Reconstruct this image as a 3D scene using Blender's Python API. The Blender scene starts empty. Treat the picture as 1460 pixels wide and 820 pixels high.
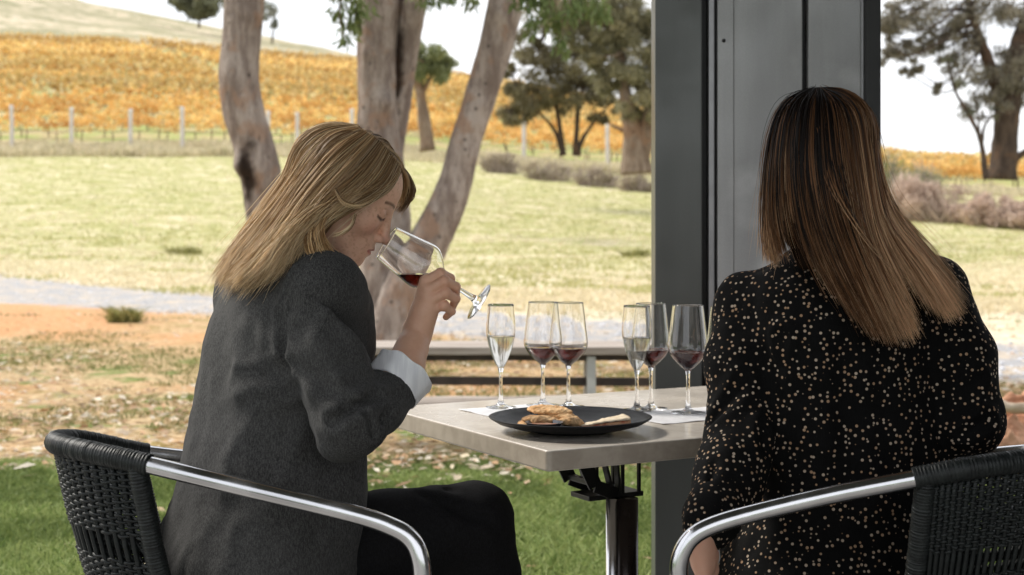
import bpy, bmesh, math, random
import numpy as np
from mathutils import Vector, Matrix
random.seed(7); RNG = np.random.default_rng(7)
C = bpy.context.scene.collection
PI = math.pi
FPX = 2028.0; HC = 1.10; HOR = 330.0      # lens in pixels, eye height, horizon row of the photograph

def W(px, py, D):
    """point in the place seen at photograph pixel (px,py) at distance D"""
    return np.array([(px - 730) / FPX * D, D, HC - (py - HOR) / FPX * D])
def nrm(v):
    v = np.asarray(v, float); return v / (np.linalg.norm(v) + 1e-12)

# ---------------------------------------------------------------- mesh builder
class MB:
    def __init__(s): s.v = []; s.f = []; s.n = 0; s.c = []; s.mi = []
    def add(s, v, f, col=None, mi=0):
        v = np.asarray(v, float).reshape(-1, 3); f = np.asarray(f, int)
        if len(v) == 0: return
        s.v.append(v); s.f.append(f + s.n); s.n += len(v)
        s.mi.append(np.full(len(f), mi))
        if col is None: col = np.ones((len(v), 3))
        col = np.asarray(col, float)
        if col.ndim == 1: col = np.tile(col, (len(v), 1))
        s.c.append(col)
    def build(s, name, mats, parent=None, origin=(0, 0, 0), smooth=True, loc=None):
        me = bpy.data.meshes.new(name)
        V = np.concatenate(s.v) - np.asarray(origin, float)
        loops = np.concatenate([f.ravel() for f in s.f])
        tot = np.concatenate([np.full(len(f), f.shape[1]) for f in s.f])
        start = np.concatenate([[0], np.cumsum(tot)[:-1]])
        me.vertices.add(len(V)); me.vertices.foreach_set('co', V.ravel())
        me.loops.add(len(loops)); me.loops.foreach_set('vertex_index', loops.astype(np.int32))
        me.polygons.add(len(tot)); me.polygons.foreach_set('loop_start', start.astype(np.int32))
        me.polygons.foreach_set('loop_total', tot.astype(np.int32))
        me.polygons.foreach_set('material_index', np.concatenate(s.mi).astype(np.int32))
        me.polygons.foreach_set('use_smooth', np.full(len(tot), bool(smooth)))
        me.update(calc_edges=True)
        ca = me.color_attributes.new('Col', 'FLOAT_COLOR', 'POINT')
        col = np.concatenate(s.c); ca.data.foreach_set('color', np.concatenate([col, np.ones((len(col), 1))], 1).ravel())
        if not isinstance(mats, (list, tuple)): mats = [mats]
        for m in mats: me.materials.append(m)
        me.validate()
        o = bpy.data.objects.new(name, me); C.objects.link(o)
        if parent is not None: o.parent = parent
        if loc is not None: o.location = loc
        return o

def empty(name, loc, rz=0):
    o = bpy.data.objects.new(name, None); C.objects.link(o)
    o.location = loc; o.rotation_euler = (0, 0, rz); o.empty_display_size = .1
    return o
def tag(o, label=None, cat=None, group=None, kind=None):
    if label: o['label'] = label
    if cat: o['category'] = cat
    if group: o['group'] = group
    if kind: o['kind'] = kind
    return o
def copy_tree(o, parent=None):
    c = o.copy(); C.objects.link(c)
    if parent is not None: c.parent = parent
    for ch in list(o.children): copy_tree(ch, c)
    return c

def spline(pts, n):
    """Catmull-Rom through rows of pts (any width)"""
    P = np.asarray(pts, float); m = len(P)
    if m == 2: return P[0] + (P[1] - P[0]) * np.linspace(0, 1, n)[:, None]
    E = np.vstack([2 * P[0] - P[1], P, 2 * P[-1] - P[-2]])
    t = np.linspace(0, m - 1 - 1e-9, n); i = t.astype(int); u = (t - i)[:, None]
    a, b, c, d = E[i], E[i + 1], E[i + 2], E[i + 3]
    return .5 * ((2 * b) + (-a + c) * u + (2 * a - 5 * b + 4 * c - d) * u ** 2 + (-a + 3 * b - 3 * c + d) * u ** 3)

def tube(path, rad, n=12, cap=True, dispf=None, flat=1.0):
    P = np.asarray(path, float); m = len(P); R = np.broadcast_to(np.asarray(rad, float), (m,))
    T = np.gradient(P, axis=0); T /= np.linalg.norm(T, axis=1)[:, None] + 1e-12
    up = np.array([0, 0, 1.]) if abs(T[0][2]) < .9 else np.array([0, 1., 0])
    X = np.zeros((m, 3)); x = nrm(np.cross(up, T[0])); X[0] = x
    for i in range(1, m):
        x = x - T[i] * np.dot(x, T[i]); x = nrm(x); X[i] = x
    Y = np.cross(T, X); a = np.linspace(0, 2 * PI, n, endpoint=False)
    rr = R[:, None] * np.ones((1, n))
    if dispf is not None: rr = rr + dispf(np.arange(m)[:, None] / max(1, m - 1), a[None, :], R[:, None])
    V = P[:, None, :] + (X[:, None, :] * np.cos(a)[None, :, None] + Y[:, None, :] * np.sin(a)[None, :, None] * flat) * rr[:, :, None]
    V = V.reshape(-1, 3)
    i = np.arange(m - 1)[:, None] * n; j = np.arange(n)[None, :]; k = (j + 1) % n
    F = np.stack([i + j, i + k, i + n + k, i + n + j], -1).reshape(-1, 4)
    if cap:
        V = np.vstack([V, P[0], P[-1]]); c0 = m * n; c1 = c0 + 1; j = np.arange(n); k = (j + 1) % n
        F0 = np.stack([np.full(n, c0), k, j, j], -1)[:, :3]; F1 = np.stack([np.full(n, c1), (m - 1) * n + j, (m - 1) * n + k], -1)
        return V, F, np.vstack([F0, F1])
    return V, F, None
def add_tube(mb, path, rad, n=12, cap=True, col=None, mi=0, dispf=None, flat=1.0):
    V, F, T = tube(path, rad, n, cap, dispf, flat); base = mb.n
    mb.add(V, F, col, mi)
    if T is not None: mb.f.append(T + base); mb.mi.append(np.full(len(T), mi))

def add_lathe(mb, prof, n=40, center=(0, 0, 0), col=None, mi=0, closed=False, wob=None):
    pr = np.asarray(prof, float); m = len(pr); a = np.linspace(0, 2 * PI, n, endpoint=False)
    V = np.stack([pr[:, 0][:, None] * np.cos(a), pr[:, 0][:, None] * np.sin(a), pr[:, 1][:, None] * np.ones(n)], -1)
    if wob is not None: V = wob(V)
    V = V.reshape(-1, 3) + np.asarray(center)
    i = np.arange(m - 1 if not closed else m)[:, None] * n; i2 = (i + n) % (m * n); j = np.arange(n)[None, :]; k = (j + 1) % n
    mb.add(V, np.stack([i + j, i + k, i2 + k, i2 + j], -1).reshape(-1, 4), col, mi)

def add_box(mb, c, s, rz=0, bev=.003, col=None, mi=0, R=None, taper=None):
    """bevelled box, centre c, full size s"""
    bm = bmesh.new(); bmesh.ops.create_cube(bm, size=1)
    for v in bm.verts: v.co = Vector((v.co.x * s[0], v.co.y * s[1], v.co.z * s[2]))
    if bev: bmesh.ops.bevel(bm, geom=list(bm.edges), offset=min(bev, min(s) * .45), segments=2, affect='EDGES', profile=.6)
    bmesh.ops.triangulate(bm, faces=bm.faces)
    V = np.array([v.co[:] for v in bm.verts]); bm.verts.index_update()
    F = np.array([[v.index for v in f.verts] for f in bm.faces]); bm.free()
    if taper is not None: V = taper(V)
    if R is None:
        R = np.array([[math.cos(rz), -math.sin(rz), 0], [math.sin(rz), math.cos(rz), 0], [0, 0, 1]])
    mb.add(V @ R.T + np.asarray(c), F, col, mi)

def bar(mb, a, b, w, h, bev=.003, col=None, mi=0):
    """box from point a to b with section w x h"""
    a = np.asarray(a, float); b = np.asarray(b, float); t = nrm(b - a)
    up = np.array([0, 0, 1.]) if abs(t[2]) < .95 else np.array([0, 1., 0])
    y = nrm(np.cross(up, t)); z = np.cross(t, y)
    add_box(mb, (a + b) / 2, (np.linalg.norm(b - a), w, h), bev=bev, col=col, mi=mi, R=np.stack([t, y, z], 1))

# ---------------------------------------------------------------- noise (value noise, numpy)
_perm = np.random.default_rng(3).random((64, 64, 64))
def vnoise(P, s=1.0, off=0.0):
    Q = np.asarray(P) * s + off; i = np.floor(Q).astype(int); f = Q - i; f = f * f * (3 - 2 * f)
    r = 0
    for a in (0, 1):
        for b in (0, 1):
            for c in (0, 1):
                w = (f[..., 0] if a else 1 - f[..., 0]) * (f[..., 1] if b else 1 - f[..., 1]) * (f[..., 2] if c else 1 - f[..., 2])
                r = r + w * _perm[(i[..., 0] + a) % 64, (i[..., 1] + b) % 64, (i[..., 2] + c) % 64]
    return r * 2 - 1
def fbm(P, s=1.0, o=3, off=0.0):
    r = 0; a = 1
    for k in range(o): r = r + a * vnoise(P, s, off + 7.3 * k); s *= 2.03; a *= .5
    return r

# ---------------------------------------------------------------- signed distance bodies
def rcone(P, a, b, ra, rb):
    a = np.asarray(a, float); b = np.asarray(b, float); d = b - a; t = np.clip(((P - a) @ d) / (d @ d + 1e-12), 0, 1)
    return np.linalg.norm(P - a - t[..., None] * d, axis=-1) - (ra + (rb - ra) * t)
def chain(P, pts, rad, k=.012):
    r = None
    for i in range(len(pts) - 1):
        d = rcone(P, pts[i], pts[i + 1], rad[i], rad[i + 1]); r = d if r is None else smin(r, d, k)
    return r
def ell(P, c, r, R=None):
    q = P - np.asarray(c, float)
    if R is not None: q = q @ R
    r = np.asarray(r, float); k0 = np.linalg.norm(q / r, axis=-1); k1 = np.linalg.norm(q / (r * r), axis=-1) + 1e-9
    return k0 * (k0 - 1) / k1
def smin(a, b, k):
    h = np.clip(.5 + .5 * (b - a) / k, 0, 1); return b + (a - b) * h - k * h * (1 - h)
def smax(a, b, k): return -smin(-a, -b, k)

def nets(f, lo, hi, h):
    lo = np.asarray(lo, float); hi = np.asarray(hi, float); n = np.ceil((hi - lo) / h).astype(int) + 1
    xs = [lo[i] + h * np.arange(n[i]) for i in range(3)]
    V = np.empty(n)
    G = np.stack(np.meshgrid(xs[1], xs[2], indexing='ij'), -1)
    for i in range(0, n[0], 8):
        xx = xs[0][i:i + 8]; P = np.empty((len(xx), n[1], n[2], 3)); P[..., 0] = xx[:, None, None]; P[..., 1:] = G[None]
        V[i:i + 8] = f(P)
    s = V < 0; cnt = np.zeros(n - 1, int)
    for a in (0, 1):
        for b in (0, 1):
            for c in (0, 1): cnt += s[a:n[0] - 1 + a, b:n[1] - 1 + b, c:n[2] - 1 + c]
    act = (cnt > 0) & (cnt < 8); idx = -np.ones(n - 1, int); I = np.argwhere(act); idx[act] = np.arange(len(I))
    acc = np.zeros((len(I), 3)); num = np.zeros(len(I))
    co = [(a, b, c) for a in (0, 1) for b in (0, 1) for c in (0, 1)]
    for p in co:
        for ax in range(3):
            if p[ax]: continue
            q = list(p); q[ax] = 1
            va = V[I[:, 0] + p[0], I[:, 1] + p[1], I[:, 2] + p[2]]; vb = V[I[:, 0] + q[0], I[:, 1] + q[1], I[:, 2] + q[2]]
            m = (va < 0) != (vb < 0); t = np.where(m, va / np.where(m, va - vb, 1), 0)
            pt = np.tile(np.array(p, float), (len(I), 1)); pt[:, ax] += t
            acc[m] += pt[m]; num[m] += 1
    Vt = lo + h * (I + acc / num[:, None])
    Fs = []
    for ax in range(3):
        b, c = (ax + 1) % 3, (ax + 2) % 3
        sl0 = [slice(None)] * 3; sl1 = [slice(None)] * 3; sl0[ax] = slice(0, -1); sl1[ax] = slice(1, None)
        for sgn in (True, False):
            m = (s[tuple(sl0)] == sgn) & (s[tuple(sl1)] == (not sgn)); E = np.argwhere(m)
            E = E[(E[:, b] > 0) & (E[:, c] > 0) & (E[:, b] < n[b] - 1) & (E[:, c] < n[c] - 1)]
            def ci(db, dc):
                Q = E.copy(); Q[:, b] += db; Q[:, c] += dc; return idx[Q[:, 0], Q[:, 1], Q[:, 2]]
            q = np.stack([ci(-1, -1), ci(0, -1), ci(0, 0), ci(-1, 0)], -1)
            if not sgn: q = q[:, ::-1]
            Fs.append(q)
    F = np.concatenate(Fs); F = F[(F >= 0).all(1)]
    # one projection step onto the surface
    e = h * .3; v0 = f(Vt); g = np.stack([f(Vt + np.eye(3)[i] * e) - v0 for i in range(3)], -1) / e
    gl = np.linalg.norm(g, axis=1); ok = gl > .2
    st = np.clip(-v0 / np.maximum(gl, .2), -h, h); Vt[ok] += (g[ok] / gl[ok, None]) * st[ok, None]
    return Vt, F

# ---------------------------------------------------------------- materials
def newmat(name):
    m = bpy.data.materials.new(name); m.use_nodes = True; nt = m.node_tree; nt.nodes.clear()
    o = nt.nodes.new('ShaderNodeOutputMaterial'); b = nt.nodes.new('ShaderNodeBsdfPrincipled'); nt.links.new(b.outputs[0], o.inputs[0])
    return m, nt, b
def nd(nt, typ, ins=None, **props):
    n = nt.nodes.new('ShaderNode' + typ)
    for k, v in props.items(): setattr(n, k, v)
    for k, v in (ins or {}).items():
        s = n.inputs[k]
        if hasattr(v, 'is_output') or isinstance(v, bpy.types.NodeSocket): nt.links.new(v, s)
        else: s.default_value = v
    return n
def mix(nt, f, a, b, blend='MIX'):
    n = nt.nodes.new('ShaderNodeMix'); n.data_type = 'RGBA'; n.blend_type = blend
    for i, v in ((0, f), (6, a), (7, b)):
        if isinstance(v, bpy.types.NodeSocket): nt.links.new(v, n.inputs[i])
        else: n.inputs[i].default_value = (*v, 1) if (isinstance(v, tuple) and len(v) == 3) else v
    return n.outputs[2]
def math_(nt, op, a, b=0.0, clamp=False):
    n = nt.nodes.new('ShaderNodeMath'); n.operation = op; n.use_clamp = clamp
    for i, v in ((0, a), (1, b)):
        if isinstance(v, bpy.types.NodeSocket): nt.links.new(v, n.inputs[i])
        else: n.inputs[i].default_value = v
    return n.outputs[0]
def noise(nt, vec, scale, detail=4, rough=.55, dist=0.0):
    n = nd(nt, 'TexNoise', {'Scale': scale, 'Detail': detail, 'Roughness': rough, 'Distortion': dist})
    if vec is not None: nt.links.new(vec, n.inputs['Vector'])
    return n.outputs['Fac']
def mr(nt, v, a, b, c=0.0, d=1.0, smooth=True):
    n = nt.nodes.new('ShaderNodeMapRange'); n.interpolation_type = 'SMOOTHSTEP' if smooth else 'LINEAR'
    nt.links.new(v, n.inputs['Value'])
    for k, x in zip(('From Min', 'From Max', 'To Min', 'To Max'), (a, b, c, d)): n.inputs[k].default_value = x
    return n.outputs['Result']
def pos(nt, obj=False):
    return (nd(nt, 'TexCoord').outputs['Object'] if obj else nd(nt, 'NewGeometry').outputs['Position'])
def stretch(nt, vec, s):
    n = nd(nt, 'Mapping', {'Scale': s}); nt.links.new(vec, n.inputs['Vector']); return n.outputs[0]
def bump(nt, b, h, strength=.3, dist=.01):
    n = nd(nt, 'Bump', {'Strength': strength, 'Distance': dist, 'Height': h}); nt.links.new(n.outputs[0], b.inputs['Normal'])
def simple(name, c1, c2=None, rough=.5, metal=0, sc=20, st=(1, 1, 1), bmp=0, bd=.002, usecol=False, spec=.5, sheen=0, lo=.35, hi=.65, rvar=0):
    m, nt, b = newmat(name); v = stretch(nt, pos(nt, True), st); f = noise(nt, v, sc, 5)
    col = mix(nt, mr(nt, f, lo, hi), c1, c2 or c1)
    if usecol: col = mix(nt, 1.0, col, nd(nt, 'VertexColor', layer_name='Col').outputs[0], 'MULTIPLY')
    nt.links.new(col, b.inputs['Base Color']); b.inputs['Roughness'].default_value = rough; b.inputs['Metallic'].default_value = metal
    if rvar: nt.links.new(mr(nt, f, .3, .7, rough - rvar, rough + rvar), b.inputs['Roughness'])
    b.inputs['Specular IOR Level'].default_value = spec
    if sheen: b.inputs['Sheen Weight'].default_value = sheen
    if bmp: bump(nt, b, noise(nt, v, sc * 3, 4), bmp, bd)
    return m
# ================================================================ terrain
def ip(x, xs, ys): return np.interp(x, xs, ys)
def y_edge(p): return ip(p, [-800, 0, 560, 700, 932, 1300, 1460, 2400], [222, 222, 225, 238, 250, 277, 280, 285])
def y_vine(p): return ip(p, [-1200, -400, 0, 200, 510, 700, 870, 1000, 1300, 1460, 2600], [70, 60, 60, 66, 95, 122, 153, 182, 232, 238, 250])
def y_crest(p): return ip(p, [-1200, -400, 0, 125, 320, 500, 700, 870, 1000, 1300, 1460, 2600], [-160, -110, -48, 0, 38, 74, 112, 147, 177, 226, 231, 246])
D1, D2, D3 = 80., 240., 400.
def height(x, y):
    x = np.asarray(x, float); y = np.asarray(y, float); d = np.maximum(y, 1e-3); p = 730 + FPX * x / np.maximum(d, 18)
    z1 = HC + (330 - y_edge(p)) / FPX * D1; z2 = HC + (330 - y_vine(p)) / FPX * D2; z3 = HC + (330 - y_crest(p)) / FPX * D3
    t = np.clip((d - 24) / (D1 - 24), 0, 1); za = -.10 + (z1 + .10) * (t * t * (1.6 - .6 * t))
    zb = z1 + (z2 - z1) * np.clip((d - D1) / (D2 - D1), 0, 1); zc = z2 + (z3 - z2) * np.clip((d - D2) / (D3 - D2), 0, 1)
    zd = z3 - (d - D3) * .04
    z = np.where(d < D1, za, np.where(d < D2, zb, np.where(d < D3, zc, zd)))
    P = np.stack([x, y, 0 * x], -1)
    amp = np.clip((d - 6) / 30, 0, 1)
    z = z + amp * .07 * vnoise(P, .35) + np.clip((d - 8) / 10, 0, 1) * .02 * vnoise(P, 1.7) + np.clip((d - 240) / 100, 0, 1) * .9 * fbm(P, .04, 4)
    # the dirt bank at the left front of the path
    z = z + .10 * np.exp(-((x + 7.0) / 2.6) ** 2 - ((y - 18.3) / 1.5) ** 2)
    return z

def build_ground():
    ys = np.concatenate([[-60, -30, -12, -4, 0, 2, 4], np.geomspace(4.4, 1800, 420)])
    us = np.concatenate([np.linspace(-3, -.62, 30), np.linspace(-.6, .6, 300), np.linspace(.62, 3, 30)])
    Y, U = np.meshgrid(ys, us, indexing='ij'); X = U * (np.abs(Y) + np.where(Y < 4.4, 6, 6 * np.exp(-(Y - 4.4) / 6)))
    Z = height(X, Y); n = len(us); i = np.arange(len(ys) - 1)[:, None] * n; j = np.arange(n - 1)[None, :]
    mb = MB(); mb.add(np.stack([X, Y, Z], -1).reshape(-1, 3), np.stack([i + j, i + j + 1, i + n + j + 1, i + n + j], -1).reshape(-1, 4))
    m, nt, b = newmat('ground_soil_and_grass'); g = pos(nt); s = nd(nt, 'SeparateXYZ', {'Vector': g}); X_, Y_ = s.outputs[0], s.outputs[1]
    flat = nd(nt, 'CombineXYZ', {'X': X_, 'Y': Y_, 'Z': 0.0}).outputs[0]
    nA = noise(nt, flat, .35, 5); nB = noise(nt, flat, 2.2, 6, .65); nC = noise(nt, flat, 14, 6, .7); nD = noise(nt, flat, 60, 3, .7); nE = noise(nt, flat, .12, 3)
    nH = noise(nt, stretch(nt, flat, (.5, 1.6, 1)), 1.1, 6, .65)
    nw = math_(nt, 'SUBTRACT', nA, .5)
    Yw = math_(nt, 'ADD', Y_, math_(nt, 'MULTIPLY', nw, 2.5))
    T = math_(nt, 'SUBTRACT', math_(nt, 'ADD', math_(nt, 'ADD', Y_, X_), math_(nt, 'ADD', math_(nt, 'MULTIPLY', nw, 3.2), math_(nt, 'MULTIPLY', math_(nt, 'SUBTRACT', nB, .5), 2.0))), 18.0)
    # field
    dry = mix(nt, mr(nt, nB, .35, .65), (.56, .47, .31), (.78, .69, .51))
    green = mix(nt, mr(nt, nB, .35, .65), (.29, .31, .10), (.50, .46, .22))
    gmask = math_(nt, 'MULTIPLY', mr(nt, Y_, 24, 46), mr(nt, nH, .34, .56))
    field = mix(nt, gmask, dry, green)
    field = mix(nt, mr(nt, nH, .28, .40, .8, 0), field, (.33, .34, .13))
    # vineyard floor & hill
    vfl = mix(nt, mr(nt, nA, .4, .6), (.34, .38, .13), (.45, .37, .20))
    hill = mix(nt, mr(nt, noise(nt, flat, .06, 6, .6), .38, .62), (.58, .49, .35), (.34, .31, .19))
    hill = mix(nt, mr(nt, noise(nt, flat, .35, 5, .7), .48, .60, 0, .8), hill, (.24, .24, .13)); hill = mix(nt, mr(nt, noise(nt, flat, .22, 5, .75, ), .60, .68), hill, (.62, .58, .52))
    field = mix(nt, mr(nt, Y_, 79, 83), field, vfl); field = mix(nt, mr(nt, Y_, 238, 243), field, hill)
    # litter and dirt
    orange = mix(nt, mr(nt, nC, .35, .65), (.48, .24, .10), (.66, .38, .20))
    litt = mix(nt, mr(nt, nC, .40, .60), (.36, .24, .12), (.62, .47, .28))
    litt = mix(nt, mr(nt, nB, .50, .62), litt, (.17, .22, .06))
    litt = mix(nt, mr(nt, nA, .50, .62, 0, .85), litt, orange)
    near = mix(nt, math_(nt, 'MULTIPLY', mr(nt, T, -8.2, -7.0), mr(nt, X_, -5.6, -3.8, 1, .25)), litt, mix(nt, mr(nt, nB, .36, .52, .35, 1), litt, orange))
    path = mix(nt, mr(nt, nD, .35, .65), (.29, .29, .30), (.46, .45, .45)); path = mix(nt, mr(nt, nB, .46, .62, 0, .85), path, (.58, .48, .36))
    g1 = mix(nt, mr(nt, T, -3.0, -2.2), near, path); g2 = mix(nt, mr(nt, T, 2.2, 3.4), g1, field)
    # lawn
    lawn = mix(nt, mr(nt, nC, .35, .65), (.05, .095, .018), (.11, .16, .04))
    lmask = mr(nt, math_(nt, 'ADD', Yw, math_(nt, 'MULTIPLY', math_(nt, 'SUBTRACT', nB, .5), 1.6)), 7.1, 7.9)
    col = mix(nt, lmask, lawn, g2)
    nt.links.new(col, b.inputs['Base Color']); b.inputs['Roughness'].default_value = .95; b.inputs['Specular IOR Level'].default_value = .15
    bump(nt, b, math_(nt, 'ADD', nC, math_(nt, 'MULTIPLY', nB, .6)), .6, .05)
    tag(mb.build('ground', m), kind='structure')

def blades(mb, x, y, h, w, lean, c1, c2, rng, zoff=0, cvar=.25, z=None):
    n = len(x); z = height(x, y) + zoff if z is None else z
    a = rng.random(n) * 2 * PI; l = lean * rng.random(n); la = rng.random(n) * 2 * PI
    hh = h * (.5 + rng.random(n)); ww = w * (.6 + .8 * rng.random(n))
    base = np.stack([x, y, z], -1); side = np.stack([np.cos(a), np.sin(a), 0 * a], -1) * ww[:, None] * .5
    d = np.stack([np.cos(la) * l, np.sin(la) * l, np.ones(n)], -1); mid = base + d * (hh * .55)[:, None]
    tip = base + np.stack([np.cos(la) * l * 1.9, np.sin(la) * l * 1.9, np.ones(n) * .92], -1) * hh[:, None]
    V = np.stack([base - side, base + side, mid + side * .8, tip, mid - side * .8], 1).reshape(-1, 3)
    i = np.arange(n)[:, None] * 5; F = i + np.array([[0, 1, 2, 3, 4]])
    t = rng.random((n, 1)); col = (np.array(c1) * (1 - t) + np.array(c2) * t) * (1 + cvar * (rng.random((n, 1)) - .5))
    mb.add(V, F, np.repeat(col, 5, 0))

def scatter(n, x0, x1, y0, y1, rng, persp=False):
    if not persp: return x0 + (x1 - x0) * rng.random(n), y0 + (y1 - y0) * rng.random(n)
    y = y0 * (y1 / y0) ** rng.random(n); u = x0 + (x1 - x0) * rng.random(n); return u * y, y

def colmat(name, rough=.8, trans=0, spec=.3):
    m, nt, b = newmat(name); v = nd(nt, 'VertexColor', layer_name='Col').outputs[0]
    nt.links.new(v, b.inputs['Base Color']); b.inputs['Roughness'].default_value = rough; b.inputs['Specular IOR Level'].default_value = spec
    if trans:
        o = [x for x in nt.nodes if x.type == 'OUTPUT_MATERIAL'][0]; t = nd(nt, 'BsdfTranslucent', {'Color': v}); ms = nd(nt, 'MixShader', {0: trans})
        nt.links.new(b.outputs[0], ms.inputs[1]); nt.links.new(t.outputs[0], ms.inputs[2]); nt.links.new(ms.outputs[0], o.inputs[0])
    return m
LEAF = colmat('leaf', .55, .35); BLADE = colmat('grass_blade', .7, .35); TWIG = colmat('twig', .9)

def build_grass():
    rng = np.random.default_rng(11)
    mb = MB(); x, y = scatter(190000, -3.6, 3.2, 4.5, 8.1, rng)
    P = np.stack([x, y, 0 * x], -1); k = (y + 1.3 * vnoise(P, .9) + .5 * vnoise(P, 3.)) < 7.45; x, y = x[k], y[k]
    P = P[k]; tone = .5 + .5 * vnoise(P, 2.5)
    s = tone > .45
    blades(mb, x[s], y[s], .040, .006, .7, (.20, .28, .08), (.43, .48, .19), rng)
    blades(mb, x[~s], y[~s], .030, .006, .8, (.12, .18, .05), (.28, .33, .11), rng)
    tag(mb.build('lawn_grass', BLADE, smooth=False), kind='stuff', label='short bright green lawn grass beside the verandah', cat='grass')
    mb = MB(); x, y = scatter(60000, -.46, .46, 7.3, 21, rng, True); P = np.stack([x, y, 0 * x], -1)
    k = (vnoise(P, .8) + .4 * vnoise(P, 3.) > .05) & (np.abs(y + x - 18) > 2.6); x, y = x[k], y[k]
    blades(mb, x, y, .035, .009, 1.0, (.12, .17, .04), (.38, .32, .15), rng)
    x, y = scatter(90000, -.44, .44, 21, 82, rng, True); k = (y + x - 18) > 2.4; x, y = x[k], y[k]; P = np.stack([x, y, 0 * x], -1)
    gr = vnoise(P * np.array([.5, 1.6, 1]), .5) + .5 * vnoise(P, 1.3) + (y - 40) / 60 > 0; f = .6
    blades(mb, x[gr], y[gr], .07, .035, 1.2, (.33, .34, .12), (.57, .52, .26), rng)
    blades(mb, x[~gr], y[~gr], .07, .035, 1.2, (.60, .52, .34), (.80, .72, .53), rng)
    # tussock by the path
    for cx, cy, r in ((-4.95, 18.2, .22), (-9.2, 40, .5), (-6.5, 38, .4), (-3, 44, .5), (3.5, 40, .4)):
        a = rng.random(500) * 2 * PI; q = r * np.sqrt(rng.random(500))
        blades(mb, cx + q * np.cos(a), cy + q * np.sin(a) * .7, .18, .012, .8, (.20, .22, .06), (.42, .38, .16), rng)
    tag(mb.build('meadow_grass', BLADE, smooth=False), kind='stuff', label='sparse dry and green grass of the paddock', cat='grass')
    # tall dry grass along the vineyard fence line
    mb = MB(); n = 42000; u = -.42 + rng.random(n) * .9; y = 79.5 + 6 * rng.random(n); x = u * y
    P = np.stack([x, y, 0 * x], -1); hgt = .75 + .5 * vnoise(P, .5)
    z = height(x, y)
    blades(mb, x, y, hgt * .50, .05, .6, (.50, .46, .28), (.80, .71, .54), rng, z=z)
    tag(mb.build('dry_grass', BLADE, smooth=False), kind='stuff', label='band of tall dry pinkish grass below the vineyard', cat='grass')
    # leaf litter
    mb = MB(); n = 17000; x, y = scatter(n, -.5, .5, 7.0, 21, rng, True)
    P = np.stack([x, y, 0 * x], -1); k = (np.abs(y + x - 18.5) > 2.4) | (rng.random(n) < .15); k &= (vnoise(P, .7, 5) > -.5); k &= ~((x < -2.5) & (y + x - 18 > -8) & (y + x - 18 < -2.5) & (rng.random(n) < .8)); x, y = x[k], y[k]
    xl, yl = scatter(170, -3.6, 3.0, 4.6, 7.4, rng); xl2, yl2 = scatter(500, -1.2, 2.6, 6.6, 7.8, rng); x = np.concatenate([x, xl, xl2]); y = np.concatenate([y, yl, yl2]); n = len(x)
    a = rng.random(n) * 2 * PI; L = .020 + .034 * rng.random(n); wd = L * (.22 + .2 * rng.random(n)); z = height(x, y) + .012 + .025 * rng.random(n)
    t1 = np.stack([np.cos(a), np.sin(a), .5 * (rng.random(n) - .5)], -1); t2 = np.stack([-np.sin(a), np.cos(a), 1.0 * (rng.random(n) - .5)], -1); c = np.stack([x, y, z], -1)
    lf = np.stack([c - t1 * L[:, None], c - t2 * wd[:, None], c + t1 * L[:, None], c + t2 * wd[:, None] + [0, 0, .006]], 1).reshape(-1, 3)
    pal = np.array([(.62, .50, .37), (.52, .37, .24), (.68, .60, .48), (.36, .23, .13), (.48, .29, .16), (.56, .47, .33)])
    col = pal[rng.integers(0, 6, n)] * (.75 + .4 * rng.random((n, 1)))
    mb.add(lf, np.arange(n)[:, None] * 4 + np.arange(4)[None], np.repeat(col, 4, 0))
    tag(mb.build('fallen_leaves', colmat('dead_leaf', .7, .15), smooth=False), kind='stuff', label='pale fallen gum leaves scattered over the dirt and lawn', cat='leaves')
    # gravel stones on the path
    mb = MB(); n = 9000; x, y = scatter(n, -.5, .55, 10.5, 34, rng, True); k = np.abs(y + x - 18) < 2.7; x, y = x[k], y[k]; n = len(x)
    r = .012 + .02 * rng.random(n); c = np.stack([x, y, height(x, y) + r * .3], -1)
    oc = np.array([(1, 0, 0), (0, 1, 0), (-1, 0, 0), (0, -1, 0), (0, 0, .7), (0, 0, -.7)]); V = c[:, None] + oc[None] * (r[:, None] * (.7 + .6 * rng.random((n, 6))))[..., None]
    F = np.array([(0, 1, 4), (1, 2, 4), (2, 3, 4), (3, 0, 4)]); cc = np.array([.52, .52, .54]) * (.6 + .8 * rng.random((n, 1)))
    mb.add(V.reshape(-1, 3), (np.arange(n)[:, None, None] * 6 + F[None]).reshape(-1, 3), np.repeat(cc, 6, 0))
    tag(mb.build('gravel', TWIG, smooth=False), kind='stuff', label='loose pale grey gravel on the track', cat='gravel')

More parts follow.
